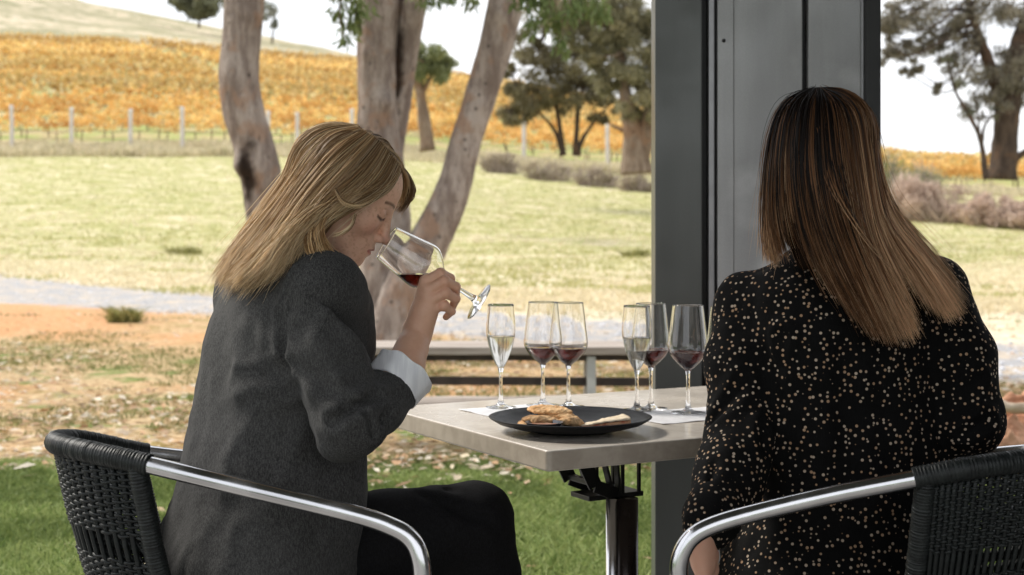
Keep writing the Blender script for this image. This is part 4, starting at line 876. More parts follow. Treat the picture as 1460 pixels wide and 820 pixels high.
def face_colour(L):
    """base colour of the skin by place on the face (lips, lashes, brows, cheeks)"""
    n = len(L); A = np.abs(L[:, 1]); col = np.tile(np.array([.80, .49, .345]), (n, 1))
    def put(w, c): nonlocal col; w = np.clip(w, 0, 1)[:, None]; col = col * (1 - w) + np.array(c) * w
    fr = fbm(L, 260, 2, 4); put(np.clip((fr - .35) * 1.2, 0, .4) * (L[:, 0] > .03), (.42, .19, .12))
    put(.45 * np.exp(-((L[:, 0] - .07) / .03) ** 2 - ((A - .045) / .018) ** 2 - ((L[:, 2] + .03) / .02) ** 2), (.66, .27, .20))
    put(.35 * np.exp(-((L[:, 0] - .11) / .012) ** 2 - ((L[:, 2] + .04) / .012) ** 2), (.66, .26, .20))
    lip = (L[:, 0] > .086) & (A < .0225); put(lip * np.clip(1.6 - 1.4 * np.maximum(np.abs(L[:, 2] + .0708) / (.0098 * (1.12 - (A / .024) ** 2).clip(.2)), 0), 0, 1), (.46, .13, .12))
    lid = (L[:, 0] > .066); zl = -.0065 - .0035 * np.cos(((A - .031) / .018).clip(-1, 1) * PI / 2)
    put(lid * (np.abs(A - .032) < .0185) * np.clip(1.5 - np.abs(L[:, 2] - zl) / .0026, 0, 1), (.025, .015, .012))
    put(.5 * lid * np.exp(-((A - .031) / .014) ** 2 - ((L[:, 2] - .003) / .005) ** 2), (.40, .20, .15))
    zb = .0205 + .004 * np.cos(((A - .033) / .022).clip(-1, 1) * PI / 2); put((L[:, 0] > .055) * (A > .012) * (A < .050) * 1.0 * np.clip(1.5 - np.abs(L[:, 2] - zb) / .0028, 0, 1), (.17, .09, .05))
    return col

def skin_mat():
    m, nt, b = newmat('skin'); v = nd(nt, 'VertexColor', layer_name='Col').outputs[0]; g = pos(nt, True); f = noise(nt, g, 90, 5, .6)
    c = mix(nt, mr(nt, f, .35, .65, 0, .25), v, (.60, .30, .20)); nt.links.new(c, b.inputs['Base Color']); b.inputs['Roughness'].default_value = .48
    b.inputs['Subsurface Weight'].default_value = .12; b.inputs['Subsurface Radius'].default_value = (.012, .004, .002); b.inputs['Subsurface Scale'].default_value = .5; b.inputs['Specular IOR Level'].default_value = .4
    bump(nt, b, noise(nt, g, 420, 3), .25, .0006); return m
SKIN = skin_mat(); NAIL = None
def limb_chain(P, pts, k=.01):
    pts = np.array(pts, float); return chain(P, pts[:, :3], pts[:, 3], k)
def hand_sdf(wrist, knuckles, fingers, thumb, palmw, forearm, toward, R=1.0):
    """knuckles: 4 points; fingers: 4 lists of joints; toward: unit vector across the palm"""
    def f(P):
        d = limb_chain(P, forearm, .012)
        kc = np.mean(knuckles, 0); base = np.asarray(wrist)
        for i, kn in enumerate(knuckles):
            o = base + (kn - kc) * .55; d = smin(d, rcone(P, o, kn, .0135 * R, .0108 * R), .012)
        d = smin(d, rcone(P, base, (base + kc) / 2 + toward * .004, .020 * R, .019 * R), .014)
        for i, fg in enumerate(fingers):
            rad = np.array([.0098, .0088, .0078, .0066]) * (1.0, 1.0, .96, .86)[i] * R; d = smin(d, chain(P, [knuckles[i]] + list(fg), rad, .0025), .0035)
            d = smin(d, ell(P, fg[0], np.full(3, .0096 * R)), .002)
        d = smin(d, chain(P, [base + (np.array(thumb[0]) - base) * .3] + list(thumb), np.array([.017, .013, .0105, .0085]) * R, .006), .008)
        return d
    return f
def fabric(name, c1, c2, sc=900, rough=.85, dots=None, sheen=.0, bumpd=.0006):
    m, nt, b = newmat(name); g = pos(nt, True)
    f = noise(nt, stretch(nt, g, (1, 1, .25)), sc, 3, .6); h = noise(nt, stretch(nt, g, (1, 1, 3.5)), sc * .8, 3, .6); l = noise(nt, g, 6, 4)
    t = math_(nt, 'MULTIPLY', math_(nt, 'ADD', f, h), .5); c = mix(nt, mr(nt, t, .40, .62), c1, c2); c = mix(nt, mr(nt, l, .4, .7, 0, .25), c, c2)
    if dots:
        scl, r, dc = dots; va = g
        vo = nd(nt, 'TexVoronoi', {'Vector': va, 'Scale': scl, 'Randomness': .68}); mk = mr(nt, vo.outputs['Distance'], r, r * 1.3, 1, 0)
        c = mix(nt, mk, c, mix(nt, mr(nt, noise(nt, g, 60, 2), .4, .6), dc, (dc[0] * .8, dc[1] * .62, dc[2] * .48)))
    nt.links.new(c, b.inputs['Base Color']); b.inputs['Roughness'].default_value = rough; b.inputs['Sheen Weight'].default_value = sheen; b.inputs['Sheen Roughness'].default_value = .5; b.inputs['Specular IOR Level'].default_value = .12
    bump(nt, b, math_(nt, 'ADD', t, math_(nt, 'MULTIPLY', noise(nt, g, 28, 4), .8)), .5, bumpd * 2); return m

def fold(P, a, b, r, depth):
    """a crease: returns a positive distance offset near segment a-b"""
    d = np.abs(rcone(P, a, b, 0, 0)); L = np.linalg.norm(np.asarray(b) - np.asarray(a)); r = r * .85; return 1.25 * depth * (np.exp(-(d / r) ** 2) - .45 * np.exp(-((d - 2.1 * r) / r) ** 2))

def hair_mat(name):
    m, nt, b = newmat(name); v = nd(nt, 'VertexColor', layer_name='Col').outputs[0]; nt.links.new(v, b.inputs['Base Color']); b.inputs['Roughness'].default_value = .5
    b.inputs['Specular IOR Level'].default_value = .35
    o = [x for x in nt.nodes if x.type == 'OUTPUT_MATERIAL'][0]; t = nd(nt, 'BsdfTranslucent', {'Color': v}); ms = nd(nt, 'MixShader', {0: .28}); nt.links.new(b.outputs[0], ms.inputs[1]); nt.links.new(t.outputs[0], ms.inputs[2]); nt.links.new(ms.outputs[0], o.inputs[0]); return m
HAIR = hair_mat('hair'); UNDER = colmat('under_hair', .95, 0, 0)
def pusher(Hc, M, sc, c, r):
    c = np.asarray(c); r = np.asarray(r)
    def f(P, kr=1.0):
        L = ((P - Hc) @ M) / sc - c; q = np.linalg.norm(L / (r * kr), axis=-1, keepdims=True); k = np.where(q < 1, 1 / np.maximum(q, .2), 1)
        return ((L * k + c) * sc) @ M.T + Hc
    return f
def strands(mb, guides, n, rng, rad, colf, thick=.012, seg=26, jitter=.35, wave=.004, clump=40, tip=.25, push=None, notch=None):
    """guides: list of polylines (K,3) in order across the head; a strand interpolates two neighbours"""
    G = np.array([spline(g, seg) for g in guides])
    if push is not None:
        G = push(G, 1.035)
        for _ in range(4): G[:, 1:-1] = (G[:, :-2] + G[:, 2:] + 2 * G[:, 1:-1]) / 4
        G = push(G, 1.02)
    m = len(G); cen = G.mean((0, 1))
    u = rng.random(n) * (m - 1); cl = rng.integers(0, clump, n); cu = rng.random(clump) * (m - 1); u = np.where(rng.random(n) < .6, np.clip(cu[cl] + .10 * rng.normal(size=n), 0, m - 1.001), u)
    i = np.minimum(u.astype(int), m - 2); t = (u - i)[:, None, None]
    E = np.concatenate([[2 * G[0] - G[1]], G, [2 * G[-1] - G[-2]]])
    a, b, c, d = E[i], E[i + 1], E[i + 2], E[i + 3]; P = .5 * (2 * b + (c - a) * t + (2 * a - 5 * b + 4 * c - d) * t ** 2 + (3 * b - a - 3 * c + d) * t ** 3)
    s = np.linspace(0, 1, seg)[None, :, None]; off = rng.normal(size=(n, 1, 3)) * thick * .5; coff = rng.normal(size=(clump, 3))[cl][:, None, :] * thick * .55
    ph = rng.random((n, 1, 3)) * 6; fr = 3 + 4 * rng.random((n, 1, 1)); cph = rng.random((clump, 3))[cl][:, None, :] * 6
    P = P + (off + coff) * (.15 + .85 * s) + wave * s * (np.sin(s * fr + ph) * .5 + np.sin(s * 5 + cph)) 
    L = 1 - tip * rng.random((n, 1)) ** 1.5; 
    if notch is not None:
        for c_, w_, am in notch: L = L - am * np.exp(-((u / (m - 1) - c_) / w_) ** 2)[:, None] * rng.random((n, 1)) ** .3
    # shorten individual strands
    idx = np.linspace(0, 1, seg)[None, :] * L * (seg - 1); i0 = np.minimum(idx.astype(int), seg - 2); fr_ = (idx - i0)[..., None]; r_ = np.arange(n)[:, None]; P = P[r_, i0] * (1 - fr_) + P[r_, i0 + 1] * fr_
    if push is not None: P = push(P, .985)
    T_ = np.gradient(P, axis=1); T_ /= np.linalg.norm(T_, axis=2)[..., None] + 1e-9; ref = rng.normal(size=(n, 1, 3)); X = np.cross(T_, ref); X /= np.linalg.norm(X, axis=2)[..., None] + 1e-9; Y = np.cross(T_, X)
    rr = rad * (.6 + .8 * rng.random((n, 1, 1))) * np.clip(1.15 - s ** 3, .15, 1); V = np.stack([P + X * rr * math.cos(q) + Y * rr * math.sin(q) for q in (0, 2.094, 4.189)], 2)      # n,seg,3,3
    col = colf(u / (m - 1), np.broadcast_to(s[..., 0], (n, seg)), cl, rng.random(n), P); V = V.reshape(-1, 3); colr = np.repeat(col.reshape(n * seg, 3), 3, 0)
    base = (np.arange(n)[:, None, None, None] * seg + np.arange(seg - 1)[None, :, None, None]) * 3; j = np.array([[0, 1, 4, 3], [1, 2, 5, 4], [2, 0, 3, 5]])[None, None]
    mb.add(V, (base + j).reshape(-1, 4), colr)

def person_fair(foot, rim):
    rng = np.random.default_rng(41)
    rt_loc = np.array([-.38, 2.38, 0.])
    F = np.array([.82, .57, 0]); R = np.array([.57, -.82, 0])
    # ---- head frame
    w, p = math.radians(2), math.radians(31); sc = .905
    f = np.array([math.cos(p) * math.cos(w), math.cos(p) * math.sin(w), -math.sin(p)]); l = np.array([-math.sin(w), math.cos(w), 0]); u = np.cross(f, l); M = np.stack([f, l, u], 1)
    tip = W(556, 346, 2.405); Hc = tip - sc * (.1185 * f - .0385 * u)
    H = lambda x, y, z: Hc + sc * (M @ np.array([x, y, z]))
    nb = np.array([-.365, 2.40, 1.045])
    def fh(P):
        L = ((P - Hc) @ M) / sc; d = head_local(L) * sc
        d = smin(d, rcone(P, H(-.022, 0, -.055), nb, .050, .056), .022)
        return smin(d, ell(P, nb - [0, 0, .06], (.10, .10, .06)), .04)
    V, Fc = nets(fh, Hc - [.24, .14, .22], Hc + [.15, .14, .15], .0021)
    mb = MB(); L = ((V - Hc) @ M) / sc; mb.add(V, Fc, face_colour(L))
    # ---- right hand holding the stem
    hD = 2.385
    kn = [W(607, 401, 2.372), W(611, 414, 2.364), W(614, 428, 2.362), W(616, 441, 2.366)]
    fg = [[W(628, 390, 2.368), W(642, 397, 2.385), W(645, 410, 2.405)], [W(634, 401, 2.358), W(650, 409, 2.372), W(650, 422, 2.395)], [W(636, 418, 2.356), W(650, 426, 2.37), W(645, 438, 2.39)], [W(633, 436, 2.36), W(644, 444, 2.372), W(636, 452, 2.388)]]
    th = [W(599, 440, 2.40), W(606, 416, 2.425), W(622, 398, 2.432)]
    wr = W(594, 476, 2.375)
    fa = [(*W(566, 545, 2.315), .034), (*W(578, 520, 2.335), .0300), (*W(587, 497, 2.355), .0255), (*wr, .0225)]
    hs = hand_sdf(wr, kn, fg, th, .07, fa, np.array([0, 1, 0]), 1.0)
    V, Fc = nets(hs, W(575, 500, 2.37) - [.07, .10, .10], W(625, 400, 2.37) + [.07, .09, .06], .0016)
    n = len(V); col = np.tile(np.array([.70, .42, .29]), (n, 1)); kd = np.min([np.linalg.norm(V - q, axis=1) for q in kn + [x for g_ in fg for x in g_[:2]]], 0); col += np.exp(-(kd / .008) ** 2)[:, None] * np.array([.06, -.04, -.04])
    mb.add(V, Fc, col)
    # left hand resting in the lap
    lw = np.array([-.40, 2.60, .70]); kn2 = [lw + [.07, -.03 + .019 * i, -.02] for i in range(4)]; fg2 = [[k_ + [.028, 0, -.006], k_ + [.045, 0, -.02], k_ + [.052, 0, -.035]] for k_ in kn2]
    hs2 = hand_sdf(lw, kn2, fg2, [lw + [.03, -.035, 0], lw + [.055, -.045, -.008], lw + [.075, -.045, -.015]], .07, [(*(lw + [-.005, .01, .07]), .028), (*lw, .023)], np.array([0, 0, -1]))
    V, Fc = nets(hs2, lw - [.18, .10, .10], lw + [.15, .12, .10], .003); mb.add(V, Fc, (.70, .42, .29))
    # trunk of the body under the clothes and the feet
    tb = [(.50, -.415, 2.40, .15, .11), (.65, -.40, 2.40, .135, .105), (.78, -.39, 2.40, .13, .10), (.90, -.37, 2.40, .14, .10), (.98, -.36, 2.40, .14, .09), (1.03, -.35, 2.40, .10, .07), (1.06, -.35, 2.40, .06, .05)]
    fb = lambda P: torso_sdf(P, tb, R, F)
    V, Fc = nets(fb, (-.62, 2.18, .46), (-.16, 2.62, 1.10), .010); mb.add(V, Fc, (.58, .33, .23))
    body = mb.build('person', SKIN, None, rt_loc, loc=tuple(rt_loc)); tag(body, 'fair-haired woman in a charcoal blazer bowing to smell the wine glass in her hand', 'person')
    # ---- blazer
    sh = W(462, 414, 2.275); el = W(497, 606, 2.215); cf = W(558, 553, 2.30)
    shl = np.array([-.465, 2.515, .99]); ell_ = np.array([-.41, 2.62, .79]); cfl = np.array([-.40, 2.60, .715])
    tab = [(.46, -.440, 2.39, .205, .165), (.56, -.430, 2.39, .202, .160), (.65, -.408, 2.395, .188, .150), (.72, -.400, 2.40, .176, .142), (.78, -.393, 2.40, .170, .136), (.86, -.382, 2.40, .168, .132), (.92, -.375, 2.40, .168, .127), (.98, -.366, 2.40, .160, .115), (1.02, -.358, 2.40, .135, .095), (1.055, -.352, 2.40, .088, .075), (1.075, -.35, 2.40, .06, .06)]
    e1 = W(455, 600, 2.17)
    def jk(P):
        d = torso_sdf(P, tab, R, F)
        d = smin(d, limb_chain(P, [(*(sh - R * .05 + [0, 0, .012]), .060), (*sh, .064)], .02), .03)
        d = smin(d, limb_chain(P, [(*(shl + R * .05), .058), (*shl, .058), (*ell_, .050), (*cfl, .038)], .02), .03)
        arm = limb_chain(P, [(*sh, .062), (*(sh * .55 + el * .45 + [-.004, 0, 0]), .0585), (*el, .0520), (*(el * .45 + cf * .55 + [0, 0, -.004]), .0500), (*cf, .0455)], .014)
        ax = nrm(W(580, 524, 2.32) - cf); arm = smax(arm, ((P - cf) @ ax) - .002, .004)
        # sleeve creases: rings round the elbow and long drags along the upper arm
        for a, b_, r_, dp in ((W(470, 640, 2.2), W(560, 590, 2.2), .010, .007), (W(478, 600, 2.16), W(540, 560, 2.2), .011, .008), (W(500, 545, 2.17), W(560, 535, 2.24), .010, .006), (W(420, 520, 2.2), W(505, 580, 2.16), .013, .006), (W(415, 470, 2.2), W(470, 560, 2.16), .014, .005), (W(455, 400, 2.19), W(430, 470, 2.2), .016, .004), (W(530, 640, 2.19), W(585, 580, 2.22), .007, .005), (W(515, 560, 2.16), W(530, 620, 2.18), .007, .005)): arm = arm + fold(P, a, b_, r_, dp)
        d = smin(d, arm, .007)
        # armhole seam and back panel creases
        for a, b_, r_, dp in ((W(398, 445, 2.24), W(420, 385, 2.24), .006, .0035), (W(420, 385, 2.24), W(462, 357, 2.25), .006, .003), (W(398, 445, 2.24), W(410, 530, 2.22), .008, .006), (W(330, 480, 2.26), W(410, 545, 2.22), .018, .006), (W(300, 545, 2.25), W(400, 530, 2.22), .014, .009), (W(330, 560, 2.22), W(420, 560, 2.2), .016, .006), (W(330, 600, 2.22), W(330, 720, 2.22), .018, .004), (W(250, 700, 2.24), W(232, 820, 2.24), .012, .010), (W(300, 690, 2.2), W(285, 830, 2.2), .02, .004), (W(430, 650, 2.2), W(530, 720, 2.2), .014, .004), (W(440, 640, 2.2), W(400, 800, 2.18), .022, .005), (W(352, 430, 2.26), W(345, 520, 2.24), .014, .005)): d = d + fold(P, a, b_, r_, dp)
        d = d + .0040 * fbm(P * np.array([1, 1, .6]), 13, 3, 2.) + .0016 * vnoise(P, 42, 3.)
        # hollow neck opening
        return smax(d, -ell(P, (-.335, 2.41, 1.115), (.072, .075, .075)), .008)
    V, Fc = nets(jk, (-.70, 2.08, .44), (-.10, 2.74, 1.14), .0048)
    mb = MB(); mb.add(V, Fc); FAB = fabric('charcoal_wool', (.023, .0228, .0225), (.082, .081, .079), 560, .9, sheen=.05); mb.build('blazer', FAB, body, rt_loc)
    # collar
    mb = MB(); cpts = [W(505, 400, 2.32), W(478, 372, 2.315), W(430, 352, 2.33), W(395, 350, 2.38), W(375, 350, 2.45)]; cp = spline(cpts, 30); add_tube(mb, cp, .012, 12, flat=.7)
    mb.build('collar', FAB, body, rt_loc)
    # shirt cuff turned back
    ax = nrm(W(581, 522, 2.325) - cf); c0 = W(561, 550, 2.302); c1 = W(577, 532, 2.319); mb = MB(); cu = []
    xx = nrm(np.cross(ax, [0, 1, 0])); yy = np.cross(ax, xx); Rm = np.stack([xx, yy, ax], 1); Lc = np.linalg.norm(c1 - c0)
    pr = [(.0475, -.006), (.0485, .0), (.0495, Lc * .5), (.0515, Lc), (.0525, Lc + .002), (.0515, Lc + .003), (.0485, Lc), (.046, Lc * .4), (.044, -.006)]
    add_lathe(mb, spline(pr, 24), 48, wob=lambda V: V * np.stack([1 + .06 * vnoise(V, 24), 1 + .06 * vnoise(V, 24), 1 + 0 * V[..., 0]], -1) + .0012 * np.sin(np.arctan2(V[..., 1], V[..., 0]) * 7)[..., None])
    mb.v = [v @ Rm.T + c0 for v in mb.v]; mb.build('shirt_cuff', simple('striped_white_cotton', (.74, .75, .78), (.86, .87, .89), .8, sc=160, st=(1, .1, .1), bmp=.2), body, rt_loc)
    # trousers
    hip = np.array([-.37, 2.37, .54]); kr = np.array([-.065, 2.45, .598])
    def tr(P):
        d = limb_chain(P, [(-.42, 2.40, .53, .12), (*hip, .100), (*((hip + kr) / 2 + [0, 0, .004]), .086), (*kr, .066), (-.025, 2.50, .36, .060), (.01, 2.53, .16, .052)], .02)
        d = smin(d, limb_chain(P, [(-.44, 2.48, .53, .11), (-.28, 2.55, .54, .09), (-.11, 2.62, .50, .068), (-.12, 2.68, .25, .058), (-.14, 2.72, .09, .05)], .02), .015)
        return d + .004 * fbm(P, 12, 3) + fold(P, W(600, 715, 2.4), W(690, 740, 2.38), .012, .006) + fold(P, W(640, 700, 2.42), W(720, 760, 2.38), .010, .004)
    V, Fc = nets(tr, (-.62, 2.2, .05), (.12, 2.82, .70), .009); mb = MB(); mb.add(V, Fc); mb.build('trousers', fabric('black_cotton', (.004, .004, .004), (.010, .010, .011), 500, .85), body, rt_loc)
    mb = MB()
    for a, b_ in (((.0, 2.53, .14), (.13, 2.57, .09)), ((-.15, 2.72, .055), (-.02, 2.78, .035))):
        g = lambda P: smin(rcone(P, a, b_, .040, .028), rcone(P, a, np.array(a) - [.02, 0, .015], .036, .034), .01); V, Fc = nets(g, np.minimum(a, b_) - .07, np.maximum(a, b_) + .07, .006); mb.add(V, Fc)
    mb.build('shoes', simple('black_leather', (.01, .01, .01), (.015, .015, .015), .35), body, rt_loc)
    # ---- hair
    px = lambda rows: np.array([W(*r) for r in rows])
    push = pusher(Hc, M, sc, (-.016, 0, .031), (.100, .080, .085))
    guides = [px([(515, 188, 2.42), (466, 192, 2.43), (428, 236, 2.43), (382, 294, 2.43), (346, 350, 2.42), (318, 398, 2.40)]),
              px([(508, 185, 2.39), (464, 197, 2.385), (428, 242, 2.385), (380, 306, 2.39), (342, 358, 2.375), (316, 402, 2.36)]),
              px([(513, 186, 2.365), (472, 205, 2.34), (434, 258, 2.325), (394, 320, 2.32), (352, 374, 2.305), (328, 410, 2.295)]),
              px([(522, 190, 2.355), (484, 220, 2.315), (438, 277, 2.285), (404, 333, 2.275), (374, 378, 2.265), (346, 408, 2.262)]),
              px([(534, 198, 2.35), (502, 236, 2.305), (458, 284, 2.27), (424, 330, 2.262), (396, 368, 2.256), (374, 392, 2.254)]),
              px([(547, 210, 2.35), (520, 250, 2.31), (480, 283, 2.278), (438, 312, 2.262), (406, 346, 2.255), (388, 384, 2.25)]),
              px([(560, 226, 2.36), (540, 258, 2.335), (504, 282, 2.302), (462, 300, 2.28), (428, 330, 2.27), (412, 372, 2.268)]),
              px([(570, 243, 2.385), (556, 266, 2.36), (522, 283, 2.325), (484, 294, 2.30), (450, 314, 2.285), (432, 344, 2.275), (424, 378, 2.27)])]
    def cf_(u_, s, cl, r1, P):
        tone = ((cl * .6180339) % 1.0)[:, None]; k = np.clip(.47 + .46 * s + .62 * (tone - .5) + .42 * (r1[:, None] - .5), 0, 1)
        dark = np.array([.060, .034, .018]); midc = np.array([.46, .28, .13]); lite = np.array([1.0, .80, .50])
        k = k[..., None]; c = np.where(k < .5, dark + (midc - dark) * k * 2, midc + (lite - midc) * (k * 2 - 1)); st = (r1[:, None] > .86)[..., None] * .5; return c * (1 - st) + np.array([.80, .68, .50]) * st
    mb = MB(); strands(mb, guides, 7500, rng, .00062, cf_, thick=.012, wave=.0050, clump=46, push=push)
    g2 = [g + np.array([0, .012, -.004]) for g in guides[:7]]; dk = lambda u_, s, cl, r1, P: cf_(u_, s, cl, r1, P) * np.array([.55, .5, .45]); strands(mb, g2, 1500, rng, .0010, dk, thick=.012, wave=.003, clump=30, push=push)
    # far-side lock that falls over the brow, wisp over the ear, loose curl on the shoulder
    lock = [px([(556, 222, 2.40), (574, 245, 2.44), (584, 268, 2.455), (578, 288, 2.46), (566, 300, 2.46)]), px([(560, 226, 2.41), (580, 250, 2.45), (588, 276, 2.47), (577, 286, 2.475), (568, 298, 2.475)]), px([(545, 212, 2.42), (570, 236, 2.46), (580, 262, 2.49), (572, 285, 2.5), (564, 300, 2.5)])]
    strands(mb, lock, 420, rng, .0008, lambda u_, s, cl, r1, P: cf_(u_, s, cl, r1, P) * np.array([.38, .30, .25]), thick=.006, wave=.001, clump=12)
    wis = [px([(480, 268, 2.26), (492, 286, 2.255), (510, 292, 2.262), (530, 284, 2.285)]), px([(476, 272, 2.26), (488, 290, 2.255), (508, 296, 2.262), (528, 290, 2.29)])]; strands(mb, wis, 30, rng, .0007, lambda u_, s, cl, r1, P: cf_(u_, s, cl, r1, P), thick=.003, wave=.001, clump=4, seg=16)
    wis = [px([(508, 306, 2.285), (502, 322, 2.27), (488, 334, 2.268), (474, 338, 2.27)]), px([(505, 304, 2.285), (500, 319, 2.27), (487, 330, 2.268), (472, 334, 2.27)])]; strands(mb, wis, 22, rng, .0007, lambda u_, s, cl, r1, P: cf_(u_, s, cl, r1, P), thick=.002, wave=.001, clump=4, seg=16)
    front = [px([(448, 302, 2.265), (438, 335, 2.255), (446, 366, 2.262), (474, 392, 2.28)]), px([(458, 300, 2.27), (448, 334, 2.258), (460, 366, 2.268), (492, 396, 2.288)]), px([(470, 298, 2.275), (460, 328, 2.265), (472, 362, 2.275), (508, 402, 2.30)])]
    strands(mb, front, 700, rng, .0008, lambda u_, s, cl, r1, P: cf_(u_, s * .7 + .2, cl, r1, P) * np.array([.92, .82, .70]), thick=.008, wave=.004, clump=16)
    far_ = [px([(515, 187, 2.37), (528, 192, 2.43), (536, 220, 2.48), (538, 262, 2.50)]), px([(532, 196, 2.36), (548, 204, 2.42), (557, 232, 2.46), (560, 266, 2.49)]), px([(547, 208, 2.355), (563, 224, 2.41), (573, 252, 2.45), (572, 284, 2.47)]), px([(560, 225, 2.365), (573, 242, 2.41), (580, 264, 2.44), (572, 292, 2.455)])]
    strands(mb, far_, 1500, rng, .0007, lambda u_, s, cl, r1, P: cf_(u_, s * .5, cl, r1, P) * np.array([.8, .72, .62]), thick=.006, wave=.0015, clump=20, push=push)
    strands(mb, guides, 150, rng, .00035, cf_, thick=.034, wave=.010, clump=150)
    mb.build('hair', HAIR, body, rt_loc)
    def hs_(P):
        L = ((P - Hc) @ M) / sc; d = ell(L, (-.016, .0, .034), (.096, .0755, .082)) * sc; d = smax(d, (L[..., 0] * .75 - L[..., 2] * .45 - .052) * sc, .01)
        for g in (guides[1], guides[2], guides[3], guides[4]): q = g + np.array([.004, .034, -.020]); d = smin(d, chain(P, q[2:5], [.022, .022, .016], .02), .02)
        return d + .003 * fbm(P, 20, 2)
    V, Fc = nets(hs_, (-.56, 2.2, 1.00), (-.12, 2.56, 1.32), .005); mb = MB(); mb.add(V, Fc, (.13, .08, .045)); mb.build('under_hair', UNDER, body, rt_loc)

def person_dark():
    rng = np.random.default_rng(43); loc0 = np.array([.57, 2.46, 0.]); R = np.array([.955, .296, 0]); F = np.array([-.296, .955, 0]); px = lambda rows: np.array([W(*r) for r in rows])
    # head: seen from behind, turned slightly left and down
    w, p = math.radians(88), math.radians(12); sc = .94; f = np.array([math.cos(p) * math.cos(w), math.cos(p) * math.sin(w), -math.sin(p)]); l = np.array([-math.sin(w), math.cos(w), 0]); u = np.cross(f, l); M = np.stack([f, l, u], 1)
    top = W(1178, 139, 2.42); Hc = top - sc * (-.012 * f + .112 * u)
    nb = np.array([.545, 2.455, 1.045])
    def fh(P):
        L = ((P - Hc) @ M) / sc; d = head_local(L) * sc; d = smin(d, rcone(P, Hc - u * .055 - f * .02, nb, .050, .056), .022); return smin(d, ell(P, nb - [0, 0, .06], (.10, .08, .06)), .04)
    V, Fc = nets(fh, Hc - [.13, .14, .25], Hc + [.14, .16, .14], .004); mb = MB(); mb.add(V, Fc, face_colour(((V - Hc) @ M) / sc))
    lw = W(1000, 768, 2.20); kn = [lw + [.002 + .004 * i, -.014 + .015 * i, -.072] for i in range(4)]; fg = [[k_ + [-.002, 0, -.030], k_ + [.004, 0, -.052], k_ + [.010, .004, -.070]] for k_ in kn]
    fa = [(*W(1012, 715, 2.25), .024), (*W(1004, 745, 2.22), .022), (*lw, .021)]
    hs = hand_sdf(lw, kn, fg, [lw + [.016, .020, -.03], lw + [.020, .030, -.055], lw + [.020, .034, -.075]], .07, fa, np.array([0, 1, 0])); V, Fc = nets(hs, lw - [.08, .08, .17], lw + [.10, .12, .10], .0024); mb.add(V, Fc, (.60, .34, .24))
    rw = np.array([.66, 2.78, .775]); kn = [rw + [-.03 + .018 * i, .075, .0] for i in range(4)]; fg = [[k_ + [-.004, .028, -.004], k_ + [-.006, .05, -.012], k_ + [-.006, .065, -.022]] for k_ in kn]
    hs = hand_sdf(rw, kn, fg, [rw + [-.04, .03, 0], rw + [-.05, .055, -.005], rw + [-.05, .075, -.01]], .07, [(.74, 2.66, .76, .03), (*rw, .023)], np.array([0, 0, -1])); V, Fc = nets(hs, rw - [.1, .14, .08], rw + [.12, .16, .08], .0035); mb.add(V, Fc, (.70, .42, .29))
    tb = [(.50, .57, 2.46, .15, .11), (.65, .57, 2.46, .135, .10), (.78, .57, 2.46, .13, .10), (.92, .57, 2.46, .14, .10), (1.0, .565, 2.46, .14, .085), (1.05, .56, 2.46, .08, .06)]
    V, Fc = nets(lambda P: torso_sdf(P, tb, R, F), (.35, 2.25, .46), (.80, 2.68, 1.1), .010); mb.add(V, Fc, (.56, .31, .21))
    body = mb.build('person', SKIN, None, loc0, loc=tuple(loc0)); tag(body, 'woman with long dark-to-blonde hair and dotted black blouse, seen from behind', 'person')
    # blouse
    sl = W(1066, 436, 2.47); sr = W(1332, 414, 2.47); ele = W(1062, 600, 2.40); cl_ = W(1004, 752, 2.215); er = W(1380, 600, 2.42); wrr = np.array([.71, 2.70, .77]); 
    tab = [(.40, .575, 2.43, .245, .17), (.50, .58, 2.44, .235, .16), (.57, .59, 2.45, .215, .150), (.66, .59, 2.455, .18, .135), (.77, .580, 2.46, .168, .128), (.86, .572, 2.46, .170, .125), (.94, .568, 2.46, .176, .120), (1.0, .566, 2.46, .168, .105), (1.035, .562, 2.46, .13, .085), (1.065, .555, 2.46, .080, .065), (1.085, .555, 2.46, .06, .055)]
    def bl(P):
        d = torso_sdf(P, tab, R, F)
        d = smin(d, limb_chain(P, [(*(sl + R * .06 + [0, 0, .025]), .046), (*sl, .055), (*((sl + ele) / 2 + [-.008, 0, 0]), .060), (*ele, .058), (*W(1040, 680, 2.31), .054), (*W(1012, 738, 2.235), .042), (*cl_, .032)], .02), .022)
        d = smin(d, limb_chain(P, [(*(sr - R * .06 + [0, 0, .025]), .052), (*sr, .057), (*((sr + er) / 2 + [.010, -.01, 0]), .060), (*er, .056), (*((er + wrr) / 2), .048), (*wrr, .036)], .02), .022)
        for a, b_, r_, dp in ((W(1110, 480, 2.33), W(1095, 640, 2.3), .013, .010), (W(1310, 470, 2.33), W(1330, 640, 2.3), .013, .010), (W(1150, 560, 2.32), W(1290, 610, 2.32), .020, .006), (W(1120, 650, 2.32), W(1260, 700, 2.3), .020, .006), (W(1060, 540, 2.35), W(1020, 600, 2.36), .012, .007), (W(1080, 620, 2.33), W(1025, 690, 2.28), .012, .008), (W(1030, 640, 2.3), W(1000, 740, 2.2), .010, .006), (W(1400, 540, 2.36), W(1350, 600, 2.36), .012, .007), (W(1410, 600, 2.36), W(1340, 640, 2.35), .012, .007), (W(1200, 500, 2.33), W(1215, 700, 2.32), .022, .005), (W(1300, 420, 2.35), W(1330, 470, 2.35), .014, .006)): d = d + fold(P, a, b_, r_, dp)
        return d + .0050 * fbm(P * np.array([1, 1, .55]), 12, 3, 5.) + .0015 * vnoise(P, 40)
    V, Fc = nets(bl, (.22, 2.10, .37), (.96, 2.84, 1.16), .0052); mb = MB(); mb.add(V, Fc)
